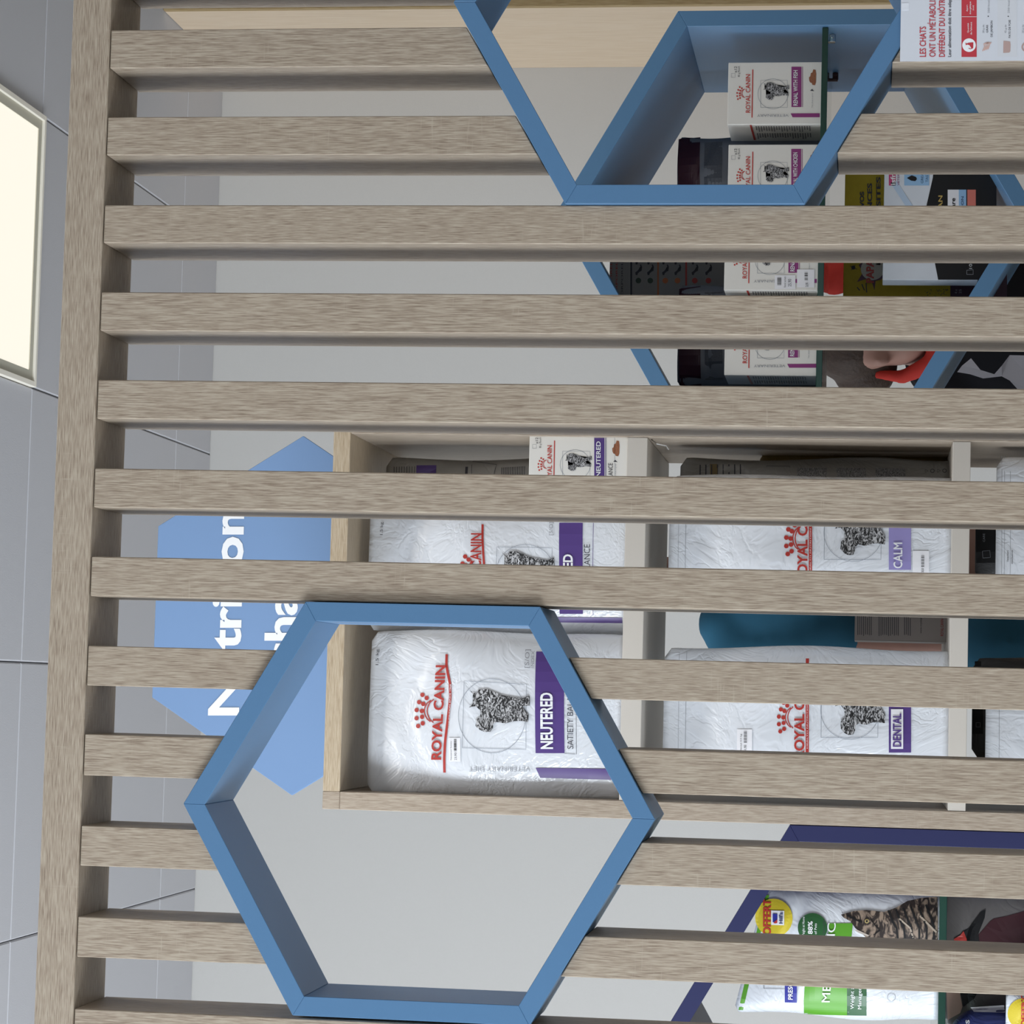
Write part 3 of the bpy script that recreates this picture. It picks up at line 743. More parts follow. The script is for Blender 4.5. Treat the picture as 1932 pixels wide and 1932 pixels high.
pt.txt('name_text_small', DARKTXT, 'SATIETY BALANCE', 1101, 1113, 1150, 1027, lift=1)
pt.line('name_outline', PURPLE, [(1118, 1160), (1118, 1060), (1119, 986)], .9, sub=6)
pt.txt('weight_text', DARKTXT, '1.5 kg', 710, 716, 1007, 983)
pt.txt('index_text', GREYTXT, '[S/O]', 1036, 1043, 1010, 985)
pt.quad('side_bar', PURPLE, [(1040, 1164), (1172, 1165), (1172, 1175), (1045, 1174)], 8)
pt.build()
# shaded bag seen from the back at the right of the top row
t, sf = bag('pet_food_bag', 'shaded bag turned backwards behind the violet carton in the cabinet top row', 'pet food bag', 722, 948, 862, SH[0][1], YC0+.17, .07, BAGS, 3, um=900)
pt = Print(t, YC0+.17, sf, .001)
pt.rect('text_block', PURPLE, 782, 820, 896, 876, 3); pt.rect('text_block', DARKTXT, 877, 882, 896, 866, 2)
for k in range(14): pt.rect('small_text', DARKTXT, 946+3.3*k, 947.2+3.3*k, 898, 882-.2*k, 1)
for k in range(9): pt.rect('small_text', DARKTXT, 738+5*k, 739+5*k, 898, 878, 1)
pt.line('text_frame', DARKTXT, [(890, 897), (888, 868), (936, 876), (932, 897)], .8, sub=3)
pt.build()

# calm bag, second shelf
def big_bag(label, vL, vR, band, words, vt0, vt1, cvl, cvr, uT, seed, boxed=False, lvL=None, lvR=None, crn=None, lu=0, cat_u=(1575, 1672)):
    t, sf = bag('pet_food_bag', label, 'pet food bag', uT, vL, vR, SH[1][1], YC0+.02, .11, BAGW, seed, um=1550)
    pt = Print(t, YC0+.02, sf, .0014)
    crown(pt, REDBAG, *crn)
    pt.txt('brand_print', REDBAG, 'ROYAL CANIN', 1504+lu, 1523+lu, lvL, lvR, bold=.03)
    pt.rect('brand_print', REDBAG, 1526+lu, 1532+lu, lvL+14, lvR-14, 8)
    pt.txt('slogan', WHITE, 'HEALTH NUTRITION SINCE 1968', 1528+lu, 1530+lu, lvL-20, lvR+20, lift=1.6)
    m_ = (cvl+cvr)/2
    pt.disc('fine_rings', LINEGREY, 1610+lu, m_, 56, 55.2, n=50)
    pt.line('fine_rings', LINEGREY, [(1555+lu, m_+52), (1556+lu, m_-52), (1663+lu, m_-52), (1662+lu, m_+52), (1555+lu, m_+52)], .8, sub=8)
    draw_cat(pt, ENGR, cat_u[0], cat_u[1], cvl, cvr)
    pt.rect('name_band', band, 1677, 1719, vt0+3, vR+60, 8)
    if boxed:
        pt.rect('name_box', STICKER, 1681, 1704, vt0-4, vt1-8, 4, lift=1)
        pt.txt('name_text', PURPLE, words, 1684, 1700, vt0-8, vt1, bold=.03, lift=2.4)
    else: pt.txt('name_text', WHITE, words, 1685, 1702, vt0, vt1, bold=.03, lift=1.6)
    pt.line('seal_lines', GREYTXT, [(1289, vL-4), (1292, vR+6)], .7, sub=8); pt.line('seal_lines', GREYTXT, [(1275, vL-4), (1278, vR+6)], .5, sub=8)
    return t, sf, pt
t, sf, pt = big_bag('white bag with lilac band reading calm on the second cabinet shelf', 1142, 893, LILAC, 'CALM', 1072, 1024, 1048, 960, 1258, 4, lvL=1100, lvR=930, crn=(1480, 1508, 1050, 980))
pt.rect('price_sticker', STICKER, 1722, 1753, 1081, 1039, 4)
for k in range(12): pt.rect('barcode', BLACKP, 1738, 1744, 1069-1.9*k, 1069-1.9*k-(.6 if k % 3 else 1.2), 1, lift=1)
pt.txt('barcode', BLACKP, '38,50', 1738, 1743, 1080, 1072, lift=1)
pt.build()
t, sf, pt = big_bag('white bag with violet band reading dental on the second cabinet shelf', 1492, 1222, PURPLE, 'DENTAL', 1417, 1346, 1387, 1292, 1247, 5, boxed=True, lvL=1432, lvR=1256, crn=(1466, 1494, 1384, 1322), lu=-6)
pt.rect('price_sticker', STICKER, 1390, 1419, 1422, 1376, 4)
for k in range(12): pt.rect('barcode', BLACKP, 1403, 1409, 1401-1.9*k, 1401-1.9*k-(.6 if k % 3 else 1.2), 1, lift=1)
pt.txt('barcode', BLACKP, '41,90', 1403, 1408, 1418, 1406, lift=1); pt.txt('barcode', DARKTXT, 'Dental 3,5 kg', 1396, 1399, 1418, 1385, lift=1)
pt.build()
# shaded bags behind the calm bag
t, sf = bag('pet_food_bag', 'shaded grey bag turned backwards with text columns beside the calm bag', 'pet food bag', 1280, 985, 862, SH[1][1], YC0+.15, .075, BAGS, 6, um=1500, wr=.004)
pt = Print(t, YC0+.15, sf, .001)
for a, b in ((1504, 1560), (1578, 1634), (1652, 1708)):
    pt.rect('text_block', BODYTXT, a, b, 900, 882, 4)
for k in range(8): pt.rect('small_text', DARKTXT, 1318+11*k, 1320+11*k, 900, 874, 1)
pt.rect('text_block', mat('ochre_print', (128, 110, 70), .5), 1338, 1352, 900, 873, 2)
pt.line('text_frame', DARKTXT, [(1446, 900), (1446, 878), (1490, 879), (1490, 900)], .9)
for k in range(4): pt.disc('recycling_mark', DARKTXT, 1748+11.5*k, 887, 4, 3, n=12 if k % 2 else 3)
pt.build()
bag('pet_food_bag', 'amber and brown bag at the back of the second cabinet shelf', 'pet food bag', 1432, 950, 851, SH[1][1], YC0+.26, .06, crinkle('amber_film', (112, 92, 48), .4), 7, um=1600)

# third row, mostly below the frame
for lab, uT, vL, vR, m_, Y, th, sd in (
        ('white bag at the lower right end of the third cabinet row', 1882, 1140, 851, BAGW, YC0+.02, .1, 8),
        ('white bag at the left end of the third cabinet row', 1862, 1486, 1292, BAGW, YC0+.02, .1, 9),
        ('dark grey bag with a black label behind the white bags in the third row', 1842, 1100, 975, BAGD, YC0+.16, .08, 10),
        ('dark grey notched bag in front of the teal sleeve in the third row', 1836, 1440, 1236, BAGD, YC0+.17, .08, 11)):
    t, sf = bag('pet_food_bag', lab, 'pet food bag', uT, vL, vR, SH[2][1], Y, th, m_, sd, um=1900)
    pt = Print(t, Y, sf, .001)
    if sd == 8:
        pt.line('seal_lines', GREYTXT, [(1892, 1136), (1893, 855)], .6, sub=8); pt.line('seal_lines', GREYTXT, [(1897, 1136), (1898, 855)], .6, sub=8); pt.line('seal_lines', GREYTXT, [(1908, 1136), (1909, 855)], .6, sub=8)
        pt.txt('small_text', DARKTXT, 'Veterinary', 1901, 1905, 1058, 1036); pt.txt('small_text', DARKTXT, 'exclusive', 1909, 1913, 1062, 1036)
    if sd == 9: pt.line('seal_lines', GREYTXT, [(1887, 1480), (1888, 1298)], .7, sub=8)
    if sd == 10:
        pt.rect('black_label', BLACKP, 1843, 1886, 1060, 978, 4); pt.line('label_mark', GREYTXT, [(1856, 1051), (1870, 1050), (1869, 1037), (1855, 1038), (1856, 1051)], .7, lift=1)
        pt.txt('label_text', GREYTXT, 'CARE', 1856, 1860, 1020, 1004, lift=1)
    if sd == 11:
        pt.rect('black_label', BLACKP, 1836, 1856, 1385, 1300, 4); pt.rect('black_label', BLACKP, 1841, 1853, 1256, 1247, 2); pt.line('label_mark', GREYTXT, [(1843, 1372), (1851, 1372), (1851, 1364), (1843, 1364), (1843, 1372)], .5, lift=1)
    pt.build()

# maroon and grey pouches behind the cartons
for lab, vL, vR, sd, uT in (('maroon topped grey pouch behind the chicken carton', 398, 248, 12, 1276), ('maroon topped grey pouch behind the two left cartons', 728, 533, 13, 1277)):
    t, sf = bag('food_pouch', lab, 'pouch', uT, vL, vR, gza, YB+.145, .075, SILVERF, sd, um=1450, wr=.003, top=.3)
    pt = Print(t, YB+.145, sf, .0012)
    pt.quad('maroon_top', MAROON, [(uT+1.5, vL-6), (uT+1.5, vR+6), (uT+43, vR+2), (uT+44, vL-2)], 10)
    pt.rect('text_block', mat('pouch_text', (88, 90, 96), .5, var=.3, bscale=400), uT+52, uT+86, vL-14, vR+16, 5)
    pt.build()

# body condition chart at the back of the hexagon
t = thing('condition_chart', tuple(P(1357, 520, 4.5)), 'shaded chart with dog figures and green, orange and red dots behind the pouches', 'chart')
ca, cb_ = P(1150, 640, 4.44), P(1356.5, 400, 4.44)
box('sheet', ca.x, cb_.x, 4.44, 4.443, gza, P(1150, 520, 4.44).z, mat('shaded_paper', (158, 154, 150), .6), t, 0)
pt = Print(t, 4.44, eps=.0004)
Cu = lambda c: 1080+.1656*c
pt.rect('chart_rule', DARKTXT, Cu(660), Cu(680), 640, 400, 1); pt.rect('chart_rule', mat('orange_print', (198, 112, 60), .5), Cu(968), Cu(984), 640, 400, 1); pt.rect('chart_rule', RED, Cu(1286), Cu(1306), 640, 400, 1)
OR = MATS['orange_print']; GR = mat('chart_green', (52, 72, 58), .5)
for c, m_ in ((752, GR), (887, GR), (1058, OR), (1197, OR), (1394, RED), (1549, RED)):
    pt.disc('chart_dot', m_, Cu(c), 529.5, 5.3, n=18)
    q = Cu(c)
    pt.poly('dog_figure', DARKTXT, [(q-5, 519), (q-6, 514), (q-3, 512), (q, 509), (q+4, 508), (q+4, 502), (q+2, 500), (q+5, 499), (q+7, 504), (q+6, 511), (q+2, 513), (q-1, 516), (q-2, 519)], 0)
    pt.poly('dog_figure', DARKTXT, [(q-5, 499), (q-6, 494), (q-3, 490), (q+4, 489), (q+4, 484), (q+6, 484), (q+6, 492), (q-1, 495), (q-2, 499)], 0)
for k in range(3):
    pt.txt('chart_text', RED if k < 2 else DARKTXT, 'SCORE CORPOREL DU CHIEN', Cu(430+62*k), Cu(452+62*k), 620, 420)
pt.build()

# yellow comic style carton and the white and black carton in the hexagon's foot
Yh = 4.30
zy = P(1592, 480, Yh).z
t = thing('display_carton', tuple(P(1800, 470, Yh+.02)), 'yellow comic style carton warning about parasites, behind the black and white carton', 'carton')
xa, xb = P(1700, 628, Yh).x, P(1700, 262, Yh).x
cxm = (xa+xb)/2; zf = CA[1]-RA+TA*2/math.sqrt(3)
def vz(x): return zf+abs(x-CA[0])/math.sqrt(3)+.001
poly = [(xa, max(vz(xa), 0)), (xb, vz(xb)), (xb, zy), (xa, zy)]
zb_ = max(vz(xa), vz(xb))
bmobj('carton_body', prism_bm([(xa, zb_), (xb, zb_), (xb, zy), (xa, zy)], Yh, Yh+.03, .0006), YELLOWC, t)
pt = Print(t, Yh, eps=.0005)
pt.txt('comic_text', DARKTXT, 'PROTEGEZ VOS', 1622, 1630, 470, 362, bold=.03); pt.txt('comic_text', DARKTXT, 'VACANCES', 1636, 1645, 455, 346, bold=.03); pt.txt('comic_text', DARKTXT, 'DES PARASITES', 1653, 1661, 500, 334, bold=.03)
pt.poly('starburst', mat('starburst_purple', (88, 58, 78), .5), [(1617, 532), (1628, 514), (1620, 500), (1634, 490), (1650, 484), (1668, 500), (1676, 515), (1662, 528), (1652, 530), (1650, 548), (1644, 530), (1636, 526)], 0)
pt.disc('cloud_patch', mat('cloud_white', (190, 186, 178), .5), 1646, 508, 21, n=20, lift=1, ru=22)
pt.txt('comic_text_red', REDBAG, 'PAPA', 1634, 1648, 534, 490, bold=.04, lift=2)
pt.disc('comic_bug', DARKTXT, 1610, 505, 4, n=8); pt.line('comic_bug', DARKTXT, [(1604, 502), (1617, 508)], 1); pt.line('comic_bug', DARKTXT, [(1606, 510), (1614, 500)], 1)
for a, b in (((1626, 536), (1631, 548)), ((1634, 534), (1635, 552)), ((1617, 542), (1622, 548))): pt.line('comic_bug', DARKTXT, [a, b], 2)
pt.rect('corner_panel', mat('aubergine_print', (62, 40, 58), .5), 1793, 1900, 640, 500, 2)
pt.txt('corner_text', GREYTXT, '4 x', 1801, 1806, 554, 546); pt.txt('corner_text', GREYTXT, '25', 1809, 1814, 554, 546)
rr = random.Random(9)
for k in range(60): pt.disc('speckle', DARKTXT, rr.uniform(1745, 1790), rr.uniform(546, 565), rr.uniform(.4, 1.1), n=6)
pt.build()
Yw = 4.16
t = thing('food_carton', tuple(P(1850, 440, Yw+.03)), 'white and black carton with a light blue drop mark in the light blue hexagon', 'carton')
xa, xb = P(1760, 528.5, Yw).x, P(1760, 300, Yw).x
zt_ = P(1667, 430, Yw).z; zb_ = max(vz(xa), vz(xb))
box('carton_body', xa, xb, Yw, Yw+.055, zb_, zt_, mat('pale_carton', (216, 222, 230), .5, .4, .04, 60, var=.04), t, .0008)
pt = Print(t, Yw, eps=.0004)
pt.poly('black_panel', BLACKP, [(1763, 300), (1760, 335), (1748, 388), (1758, 450), (1763, 492), (1770, 528), (1880, 528), (1880, 300)], 0)
pt.rect('round_seal', mat('pink_print', (196, 70, 120), .5), 1677, 1690, 350, 318, 1); pt.txt('round_seal_text', WHITE, 'isfm', 1680, 1689, 349, 322, bold=.02, lift=1); pt.txt('round_seal_text', PLUM, 'VETERINARY', 1693, 1697, 350, 305, lift=1)
pt.rect('drop_panel', mat('sky_print', (150, 190, 226), .5), 1706, 1753, 350, 312, 2)
pt.poly('drop_mark', BLACKP, [(1711, 336), (1720, 331), (1728, 334), (1730, 338), (1727, 342), (1719, 341)], 0, lift=1); pt.txt('drop_text', mat('slate_print', (90, 120, 150), .5), 'GREAT', 1737, 1742, 346, 322, lift=1); pt.txt('drop_text', MATS['slate_print'], 'TASTE', 1746, 1751, 344, 322, lift=1)
pt.txt('gold_text', mat('gold_print', (196, 168, 96), .4), 'PRO PLAN', 1770, 1778, 450, 369, bold=.02, lift=1)
pt.rect('range_label', STICKER, 1788, 1809, 450, 358, 1, lift=1); pt.rect('range_label_blue', MATS['sky_print'], 1809, 1823, 450, 358, 1, lift=1); pt.rect('range_label_coral', mat('coral_print', (216, 122, 108), .5), 1825, 1841, 450, 358, 1, lift=1)
pt.txt('range_text', BLACKP, 'Hydra Care', 1794, 1802, 440, 374, bold=.02, lift=2); pt.txt('range_text', NAVYP, 'HYDRATION', 1813, 1818, 432, 371, lift=2)
pt.txt('count_text', WHITE, '10', 1828, 1834, 507, 498, lift=1); pt.line('count_text', GREYTXT, [(1824, 518), (1824, 510), (1836, 509), (1836, 518), (1824, 518)], 1, lift=1)
pt.quad('sky_streak', mat('sky_streak', (186, 206, 228), .5), [(1680, 345), (1692, 342), (1722, 388), (1708, 388)], 2)
pt.build()

# metabolic bag in the navy hexagon
GB = [(1919, 1516, 1598), (1890, 1516, 1598), (1860, 1518, 1598), (1830, 1528, 1600), (1800, 1540, 1603), (1765, 1563, 1607), (1742, 1564, 1609)]
t, sf = bag('pet_food_bag', 'white and green bag with a tabby cat photo on the glass in the navy hexagon', 'pet food bag', 1384, 1924, 1680, gzc, YC0+.03, .085, BAGW, 14, um=1600, slope=.15)
pt = Print(t, YC0+.03, sf, .0014)
pt.quad('green_top', GREEN, [(1391, 1911), (1442, 1692), (1450, 1692), (1400, 1911)], 10)
pt.disc('offer_disc', YELLOW, 1459, 1734, 36, lift=1); pt.txt('offer_text', RED, 'OFFERT', 1438, 1453, 1768, 1699, bold=.03, lift=2)
pt.rect('logo_patch', STICKER, 1454, 1479, 1747, 1720, 2, lift=2); pt.quad('logo_mark', ROYALB, [(1457, 1742), (1457, 1726), (1466, 1726), (1466, 1740)], 1, lift=3); pt.quad('logo_mark_red', RED, [(1458, 1743), (1466, 1736), (1466, 1743), (1462, 1744)], 1, lift=3.6); pt.txt('logo_text', NAVYP, "Hill's", 1469, 1476, 1744, 1723, bold=.03, lift=3)
pt.disc('claim_disc', DGREEN, 1533, 1751, 28, lift=1); pt.txt('claim_text', WHITE, '88%', 1524, 1533, 1762, 1738, bold=.02, lift=2); pt.txt('claim_text', WHITE, 'of Pets', 1536, 1541, 1762, 1742, lift=2); pt.txt('claim_text', WHITE, 'Weight at Home', 1513, 1518, 1768, 1730, lift=2)
pt.txt('claim_text_side', DARKTXT, 'Clinically', 1552, 1556, 1766, 1735, lift=1); pt.txt('claim_text_side', DARKTXT, 'Proven', 1559, 1563, 1766, 1742, lift=1)
for (va, ua, ub), (vb, uc, ud) in zip(GB, GB[1:]): pt.quad('green_band', GREEN, [(ua, va), (uc, vb), (ud, vb), (ub, va)], 8)
pt.txt('range_name', WHITE, 'METABOLIC', 1549, 1565, 1892, 1741, bold=.01, lift=1.5, skew=12)
pt.rect('dark_green_band', DGREEN, 1598, 1635, 1919, 1800, 6); pt.txt('band_text', WHITE, 'Weight and', 1604, 1611, 1905, 1850, lift=1.4); pt.txt('band_text', WHITE, 'Management', 1618, 1625, 1905, 1842, lift=1.4)
pt.rect('diet_tag', ROYALB, 1480, 1503, 1894, 1800, 5, lift=1); pt.txt('diet_text', WHITE, 'PRESCRIPTION', 1486, 1495, 1888, 1808, bold=.02, lift=2)
pt.line('logo_frame', DARKTXT, [(1440, 1868), (1440, 1830), (1482, 1830), (1482, 1868), (1440, 1868)], .8, sub=4)
CP = lambda a, b: (1350+.2588*a, 1630+.2588*b)
pt.poly('cat_photo', TABBY, [CP(*q) for q in ((915, 370), (1010, 345), (1100, 338), (1230, 352), (1320, 320), (1400, 275), (1500, 255), (1600, 248), (1622, 250), (1622, 640), (1300, 640), (1120, 560), (1060, 500), (1020, 470), (985, 420), (930, 390))], 3, lift=1)
pt.poly('cat_muzzle', mat('cat_cheek', (190, 180, 170), .4), [CP(*q) for q in ((1010, 478), (1030, 478), (1120, 520), (1110, 528), (1040, 500))], 0, lift=2)
pt.disc('cat_eye', mat('cat_eye_gold', (178, 160, 110), .2), *CP(1103, 418), 4.2, n=14, lift=2); pt.disc('cat_pupil', BLACKP, *CP(1103, 418), 2, n=10, lift=3)
pt.line('cat_marking', BLACKP, [CP(1130, 405), CP(1165, 450), CP(1200, 485), CP(1150, 520)], 1.6, lift=2, sub=3); pt.line('cat_marking', BLACKP, [CP(960, 375), CP(1030, 410), CP(1070, 425)], 3.2, lift=2, sub=3)
for k in range(6): pt.line('cat_marking', BLACKP, [CP(1260+55*k, 340-8*k), CP(1290+58*k, 420), CP(1320+55*k, 470), CP(1330+52*k, 560)], 4, lift=2, sub=3)
pt.line('cat_marking_pale', mat('fur_cream', (172, 158, 142), .5), [CP(1340, 400), CP(1420, 470), CP(1440, 540)], 3, lift=2, sub=3); pt.line('cat_marking_pale', MATS['fur_cream'], [CP(1490, 380), CP(1560, 450), CP(1610, 500)], 3.4, lift=2, sub=3)
pt.disc('scoop_mark', GREYTXT, 1682, 1882, 8, 7.2, n=16)
pt.build()
bag('pet_food_bag', 'plain silver grey bag standing behind the tabby cat bag in the navy hexagon', 'pet food bag', 1455, 1905, 1672, gzc, YC0+.14, .08, BAGG, 15, um=1600)
# things under the glass of the navy hexagon
zfB = CB[1]-RA+TA*2/math.sqrt(3)
t, sf = bag('pet_food_bag', 'grey bag with maroon and black shapes under the glass in the navy hexagon', 'pet food bag', 1781, 1968, 1676, zfB+.11, YC0+.16, .06, crinkle('ash_film', (104, 100, 98), .5, .2), 16, um=1850, top=.8)
pt = Print(t, YC0+.16, sf, .001)
pt.poly('maroon_shape', mat('maroon_print', (64, 26, 34), .5), [(1932, 1720), (1900, 1729), (1875, 1734), (1868, 1739), (1845, 1765), (1840, 1800), (1940, 1800), (1945, 1718)], 2)
pt.poly('black_shape', BLACKP, [(1860, 1717), (1850, 1722), (1838, 1738), (1828, 1752), (1818, 1758), (1822, 1775), (1820, 1795), (1850, 1795), (1846, 1762), (1850, 1752), (1858, 1732)], 2, lift=1)
pt.poly('red_shape', RED, [(1800, 1772), (1812, 1765), (1818, 1757), (1824, 1772), (1826, 1790), (1802, 1790)], 1, lift=2)
pt.poly('flesh_shape', mat('flesh_print', (200, 164, 148), .5), [(1786, 1872), (1811, 1872), (1816, 1900), (1812, 1912), (1788, 1926)], 2, lift=1)
pt.poly('black_shape', BLACKP, [(1812, 1872), (1844, 1872), (1838, 1884), (1818, 1900)], 1, lift=1)
pt.build()
t, sf = bag('food_pouch', 'navy pouch with a white folded edge under the glass in the navy hexagon', 'pouch', 1790, 2030, 1908, zfB+.12, YC0+.09, .05, crinkle('navy_film', (44, 54, 108), .35, .4), 17, um=1850, top=.6, round_=.25)
pt = Print(t, YC0+.09, sf, .001); pt.txt('pouch_text', WHITE, 'S', 1822, 1829, 1932, 1925, bold=.03); pt.quad('white_fold', STICKER, [(1838, 1911), (1832, 1904), (1896, 1900), (1897, 1912)], 3); pt.build()
t, sf = bag('pet_food_bag', 'small white bag with a yellow disc at the frame corner in the navy hexagon', 'pet food bag', 1899, 1985, 1872, zfB+.03, YC0+.03, .05, BAGW, 18, um=1950)
pt = Print(t, YC0+.03, sf, .001); pt.disc('offer_disc', YELLOW, 1932, 1915, 30, lift=1); pt.txt('offer_text', RED, 'OFFERT', 1927, 1938, 1940, 1880, bold=.03, lift=2); pt.build()

# ------------------------------------------------------------------ people behind the shelves
def blobs(name, parts, m, parent, voxel=.011, smooth=6):
    """one continuous skin over tapered limbs: parts are ('cap', p0, p1, r0, r1) or ('ell', c, (rx, ry, rz))"""
    V = []; Fc = []
    def ell(c, r, n=14, k=10):
        o = len(V)
        for j in range(1, k):
            a = PI*j/k
            for i in range(n): V.append((c[0]+r[0]*math.sin(a)*math.cos(2*PI*i/n), c[1]+r[1]*math.sin(a)*math.sin(2*PI*i/n), c[2]+r[2]*math.cos(a)))
        V.append((c[0], c[1], c[2]+r[2])); V.append((c[0], c[1], c[2]-r[2]))
        for j in range(k-2):
            for i in range(n): Fc.append((o+j*n+i, o+(j+1)*n+i, o+(j+1)*n+(i+1) % n, o+j*n+(i+1) % n))
        t_, b_ = o+(k-1)*n, o+(k-1)*n+1
        for i in range(n): Fc.append((t_, o+i, o+(i+1) % n)); Fc.append((b_, o+(k-2)*n+(i+1) % n, o+(k-2)*n+i))
    for p in parts:
        if p[0] == 'ell': ell(p[1], p[2])
        else:
            a, b = Vector(p[1]), Vector(p[2]); n = max(2, int((b-a).length/min(p[3], p[4])*1.6))
            for i in range(n+1):
                q = a.lerp(b, i/n); r = p[3]+(p[4]-p[3])*i/n; ell(q, (r, r, r), 12, 8)
    o = obj(name, V, Fc, m, parent, smooth=True)
    md = o.modifiers.new('remesh', 'REMESH'); md.mode = 'VOXEL'; md.voxel_size = voxel; md.use_smooth_shade = True
    sm = o.modifiers.new('smooth', 'SMOOTH'); sm.iterations = smooth; sm.factor = .5
    return o
def fingers(hand, d, side, L=.075):
    """four unequal fingers and a thumb for a relaxed hand pointing along d"""
    h = Vector(hand); d = Vector(d).normalized(); s = Vector(side).normalized(); n = d.cross(s).normalized(); out = []
    out.append(('ell', tuple(h+d*.045), (.02+abs(s.x)*.022, .02+abs(s.y)*.022, .048)))
    for k, (off, ln) in enumerate(((-.03, .85), (-.010, 1.0), (.010, .95), (.030, .75))):
        a = h+d*.085+s*off; b = a+d*L*ln*.5+n*.006; c = b+d*L*ln*.5+n*.02
        out += [('cap', tuple(a), tuple(b), .0095, .0088), ('cap', tuple(b), tuple(c), .0088, .0075)]
    a = h+d*.03-s*.033; b = a+d*.03-s*.018; c = b+d*.028+n*.008
    out += [('cap', tuple(a), tuple(b), .0115, .010), ('cap', tuple(b), tuple(c), .010, .008)]
    return out
def head(c, turn=0, tilt=0):
    """head parts around centre c, facing -y turned by 'turn' around z and bent down by tilt"""
    R = Matrix.Rotation(turn, 3, 'Z') @ Matrix.Rotation(tilt, 3, 'X')
    f = lambda x, y, z: tuple(Vector(c)+R @ Vector((x, y, z)))
    body = [('ell', f(0, .012, .03), (.076, .092, .085)), ('ell', f(0, -.018, -.035), (.062, .07, .075)), ('ell', f(0, -.035, -.078), (.035, .04, .032)),
            ('cap', f(0, -.088, .005), f(0, -.108, -.022), .011, .014), ('ell', f(.078, .012, -.01), (.012, .02, .032)), ('ell', f(-.078, .012, -.01), (.012, .02, .032)),
            ('cap', f(-.02, -.085, -.055), f(.02, -.085, -.055), .009, .009)]
    return body, f
def face(parent, f):
    for x in (-.03, .03):
        o = blobs('eye', [('ell', f(x, -.078, .004), (.013, .012, .010))], mat('eye_white', (225, 222, 218), .2), parent, .004, 1)
        blobs('iris', [('ell', f(x, -.088, .004), (.006, .004, .006))], mat('iris_brown', (60, 42, 34), .2), o, .002, 1)
        blobs('eyebrow', [('cap', f(x-.016, -.086, .024), f(x+.016, -.086, .027), .004, .003)], HAIR, parent, .003, 1)
    blobs('mouth', [('cap', f(-.022, -.093, -.052), f(.022, -.093, -.052), .005, .005)], mat('lip', (158, 96, 92), .4), parent, .003, 1)

# person one: teal tunic, standing behind the cabinet
Yp = 5.02
sh = P(1388, 1258, Yp); cuff = P(1604, 1255, Yp); wri = P(1800, 1232, Yp)
px = .22
p1 = thing('person', (px, Yp, 0), 'person in a teal short sleeved tunic standing behind the oak cabinet, arm hanging', 'person')
zsh = sh.z
hd, f1 = head((px, Yp, zsh+.235), .35, .1)
xr2 = 2*px-sh.x
arm = [('cap', (sh.x+.03, Yp, zsh-.03), (cuff.x+.035, Yp-.10, cuff.z-.02), .052, .042), ('cap', (cuff.x+.035, Yp-.10, cuff.z-.02), (wri.x+.02, Yp-.17, wri.z), .042, .030)]
arm2 = [('cap', (xr2-.03, Yp, zsh-.03), (xr2+.01, Yp, cuff.z-.02), .052, .042), ('cap', (xr2+.01, Yp, cuff.z-.02), (xr2-.10, Yp-.19, cuff.z-.06), .042, .028)]
body = hd+[('cap', (px, Yp+.01, zsh+.12), (px, Yp+.01, zsh-.02), .052, .065), ('ell', (px, Yp, zsh-.16), (.155, .10, .2)), ('ell', (px, Yp, zsh-.42), (.14, .10, .18)), ('ell', (px, Yp, .86), (.165, .115, .13)),
           ('cap', (px-.09, Yp, .84), (px-.10, Yp, .47), .085, .056), ('cap', (px-.10, Yp, .47), (px-.10, Yp+.01, .09), .056, .038), ('cap', (px-.10, Yp+.01, .05), (px-.11, Yp-.15, .035), .04, .032),
           ('cap', (px+.09, Yp, .84), (px+.10, Yp, .47), .085, .056), ('cap', (px+.10, Yp, .47), (px+.10, Yp+.01, .09), .056, .038), ('cap', (px+.10, Yp+.01, .05), (px+.11, Yp-.15, .035), .04, .032)]
body += arm+arm2+fingers((wri.x+.02, Yp-.17, wri.z), (0, -.05, -1), (0, 1, 0))+fingers((xr2-.10, Yp-.19, cuff.z-.06), (-.7, -.5, -.1), (0, 0, 1))
bo = blobs('body', body, SKIN, p1, .009)
blobs('tunic', [('ell', (px, Yp, zsh-.15), (.175, .118, .19)), ('ell', (px, Yp+.02, zsh-.42), (.15, .11, .22)), ('ell', (px, Yp+.02, zsh-.62), (.17, .12, .14)), ('cap', (wri.x+.02, Yp-.15, wri.z-.092), (wri.x+.07, Yp-.10, wri.z-.32), .105, .11),
                ('cap', (px-.1, Yp, zsh+.005), (px+.1, Yp, zsh+.005), .05, .05), ('cap', (sh.x+.035, Yp, zsh-.02), (cuff.x+.04, Yp-.08, cuff.z+.0), .069, .064), ('cap', (px-.08, Yp, zsh+.02), (sh.x+.035, Yp, zsh-.02), .055, .066),
                ('cap', (px+.08, Yp, zsh+.02), (xr2-.035, Yp, zsh-.02), .055, .066), ('cap', (xr2-.035, Yp, zsh-.02), (xr2, Yp, cuff.z), .069, .064)], TEAL, p1, .011, 3)
blobs('trousers', [('ell', (px, Yp, .85), (.18, .13, .12)), ('cap', (px-.09, Yp, .82), (px-.10, Yp, .47), .098, .072), ('cap', (px-.10, Yp, .47), (px-.10, Yp+.01, .1), .072, .062),
                   ('cap', (px+.09, Yp, .82), (px+.10, Yp, .47), .098, .072), ('cap', (px+.10, Yp, .47), (px+.10, Yp+.01, .1), .072, .062)], TEAL, p1, .013, 3)
blobs('shoe', [('cap', (px-.10, Yp+.03, .045), (px-.11, Yp-.17, .035), .045, .038)], BLACKCLOTH, p1, .01, 2)
blobs('shoe', [('cap', (px+.10, Yp+.03, .045), (px+.11, Yp-.17, .035), .045, .038)], BLACKCLOTH, p1, .01, 2)
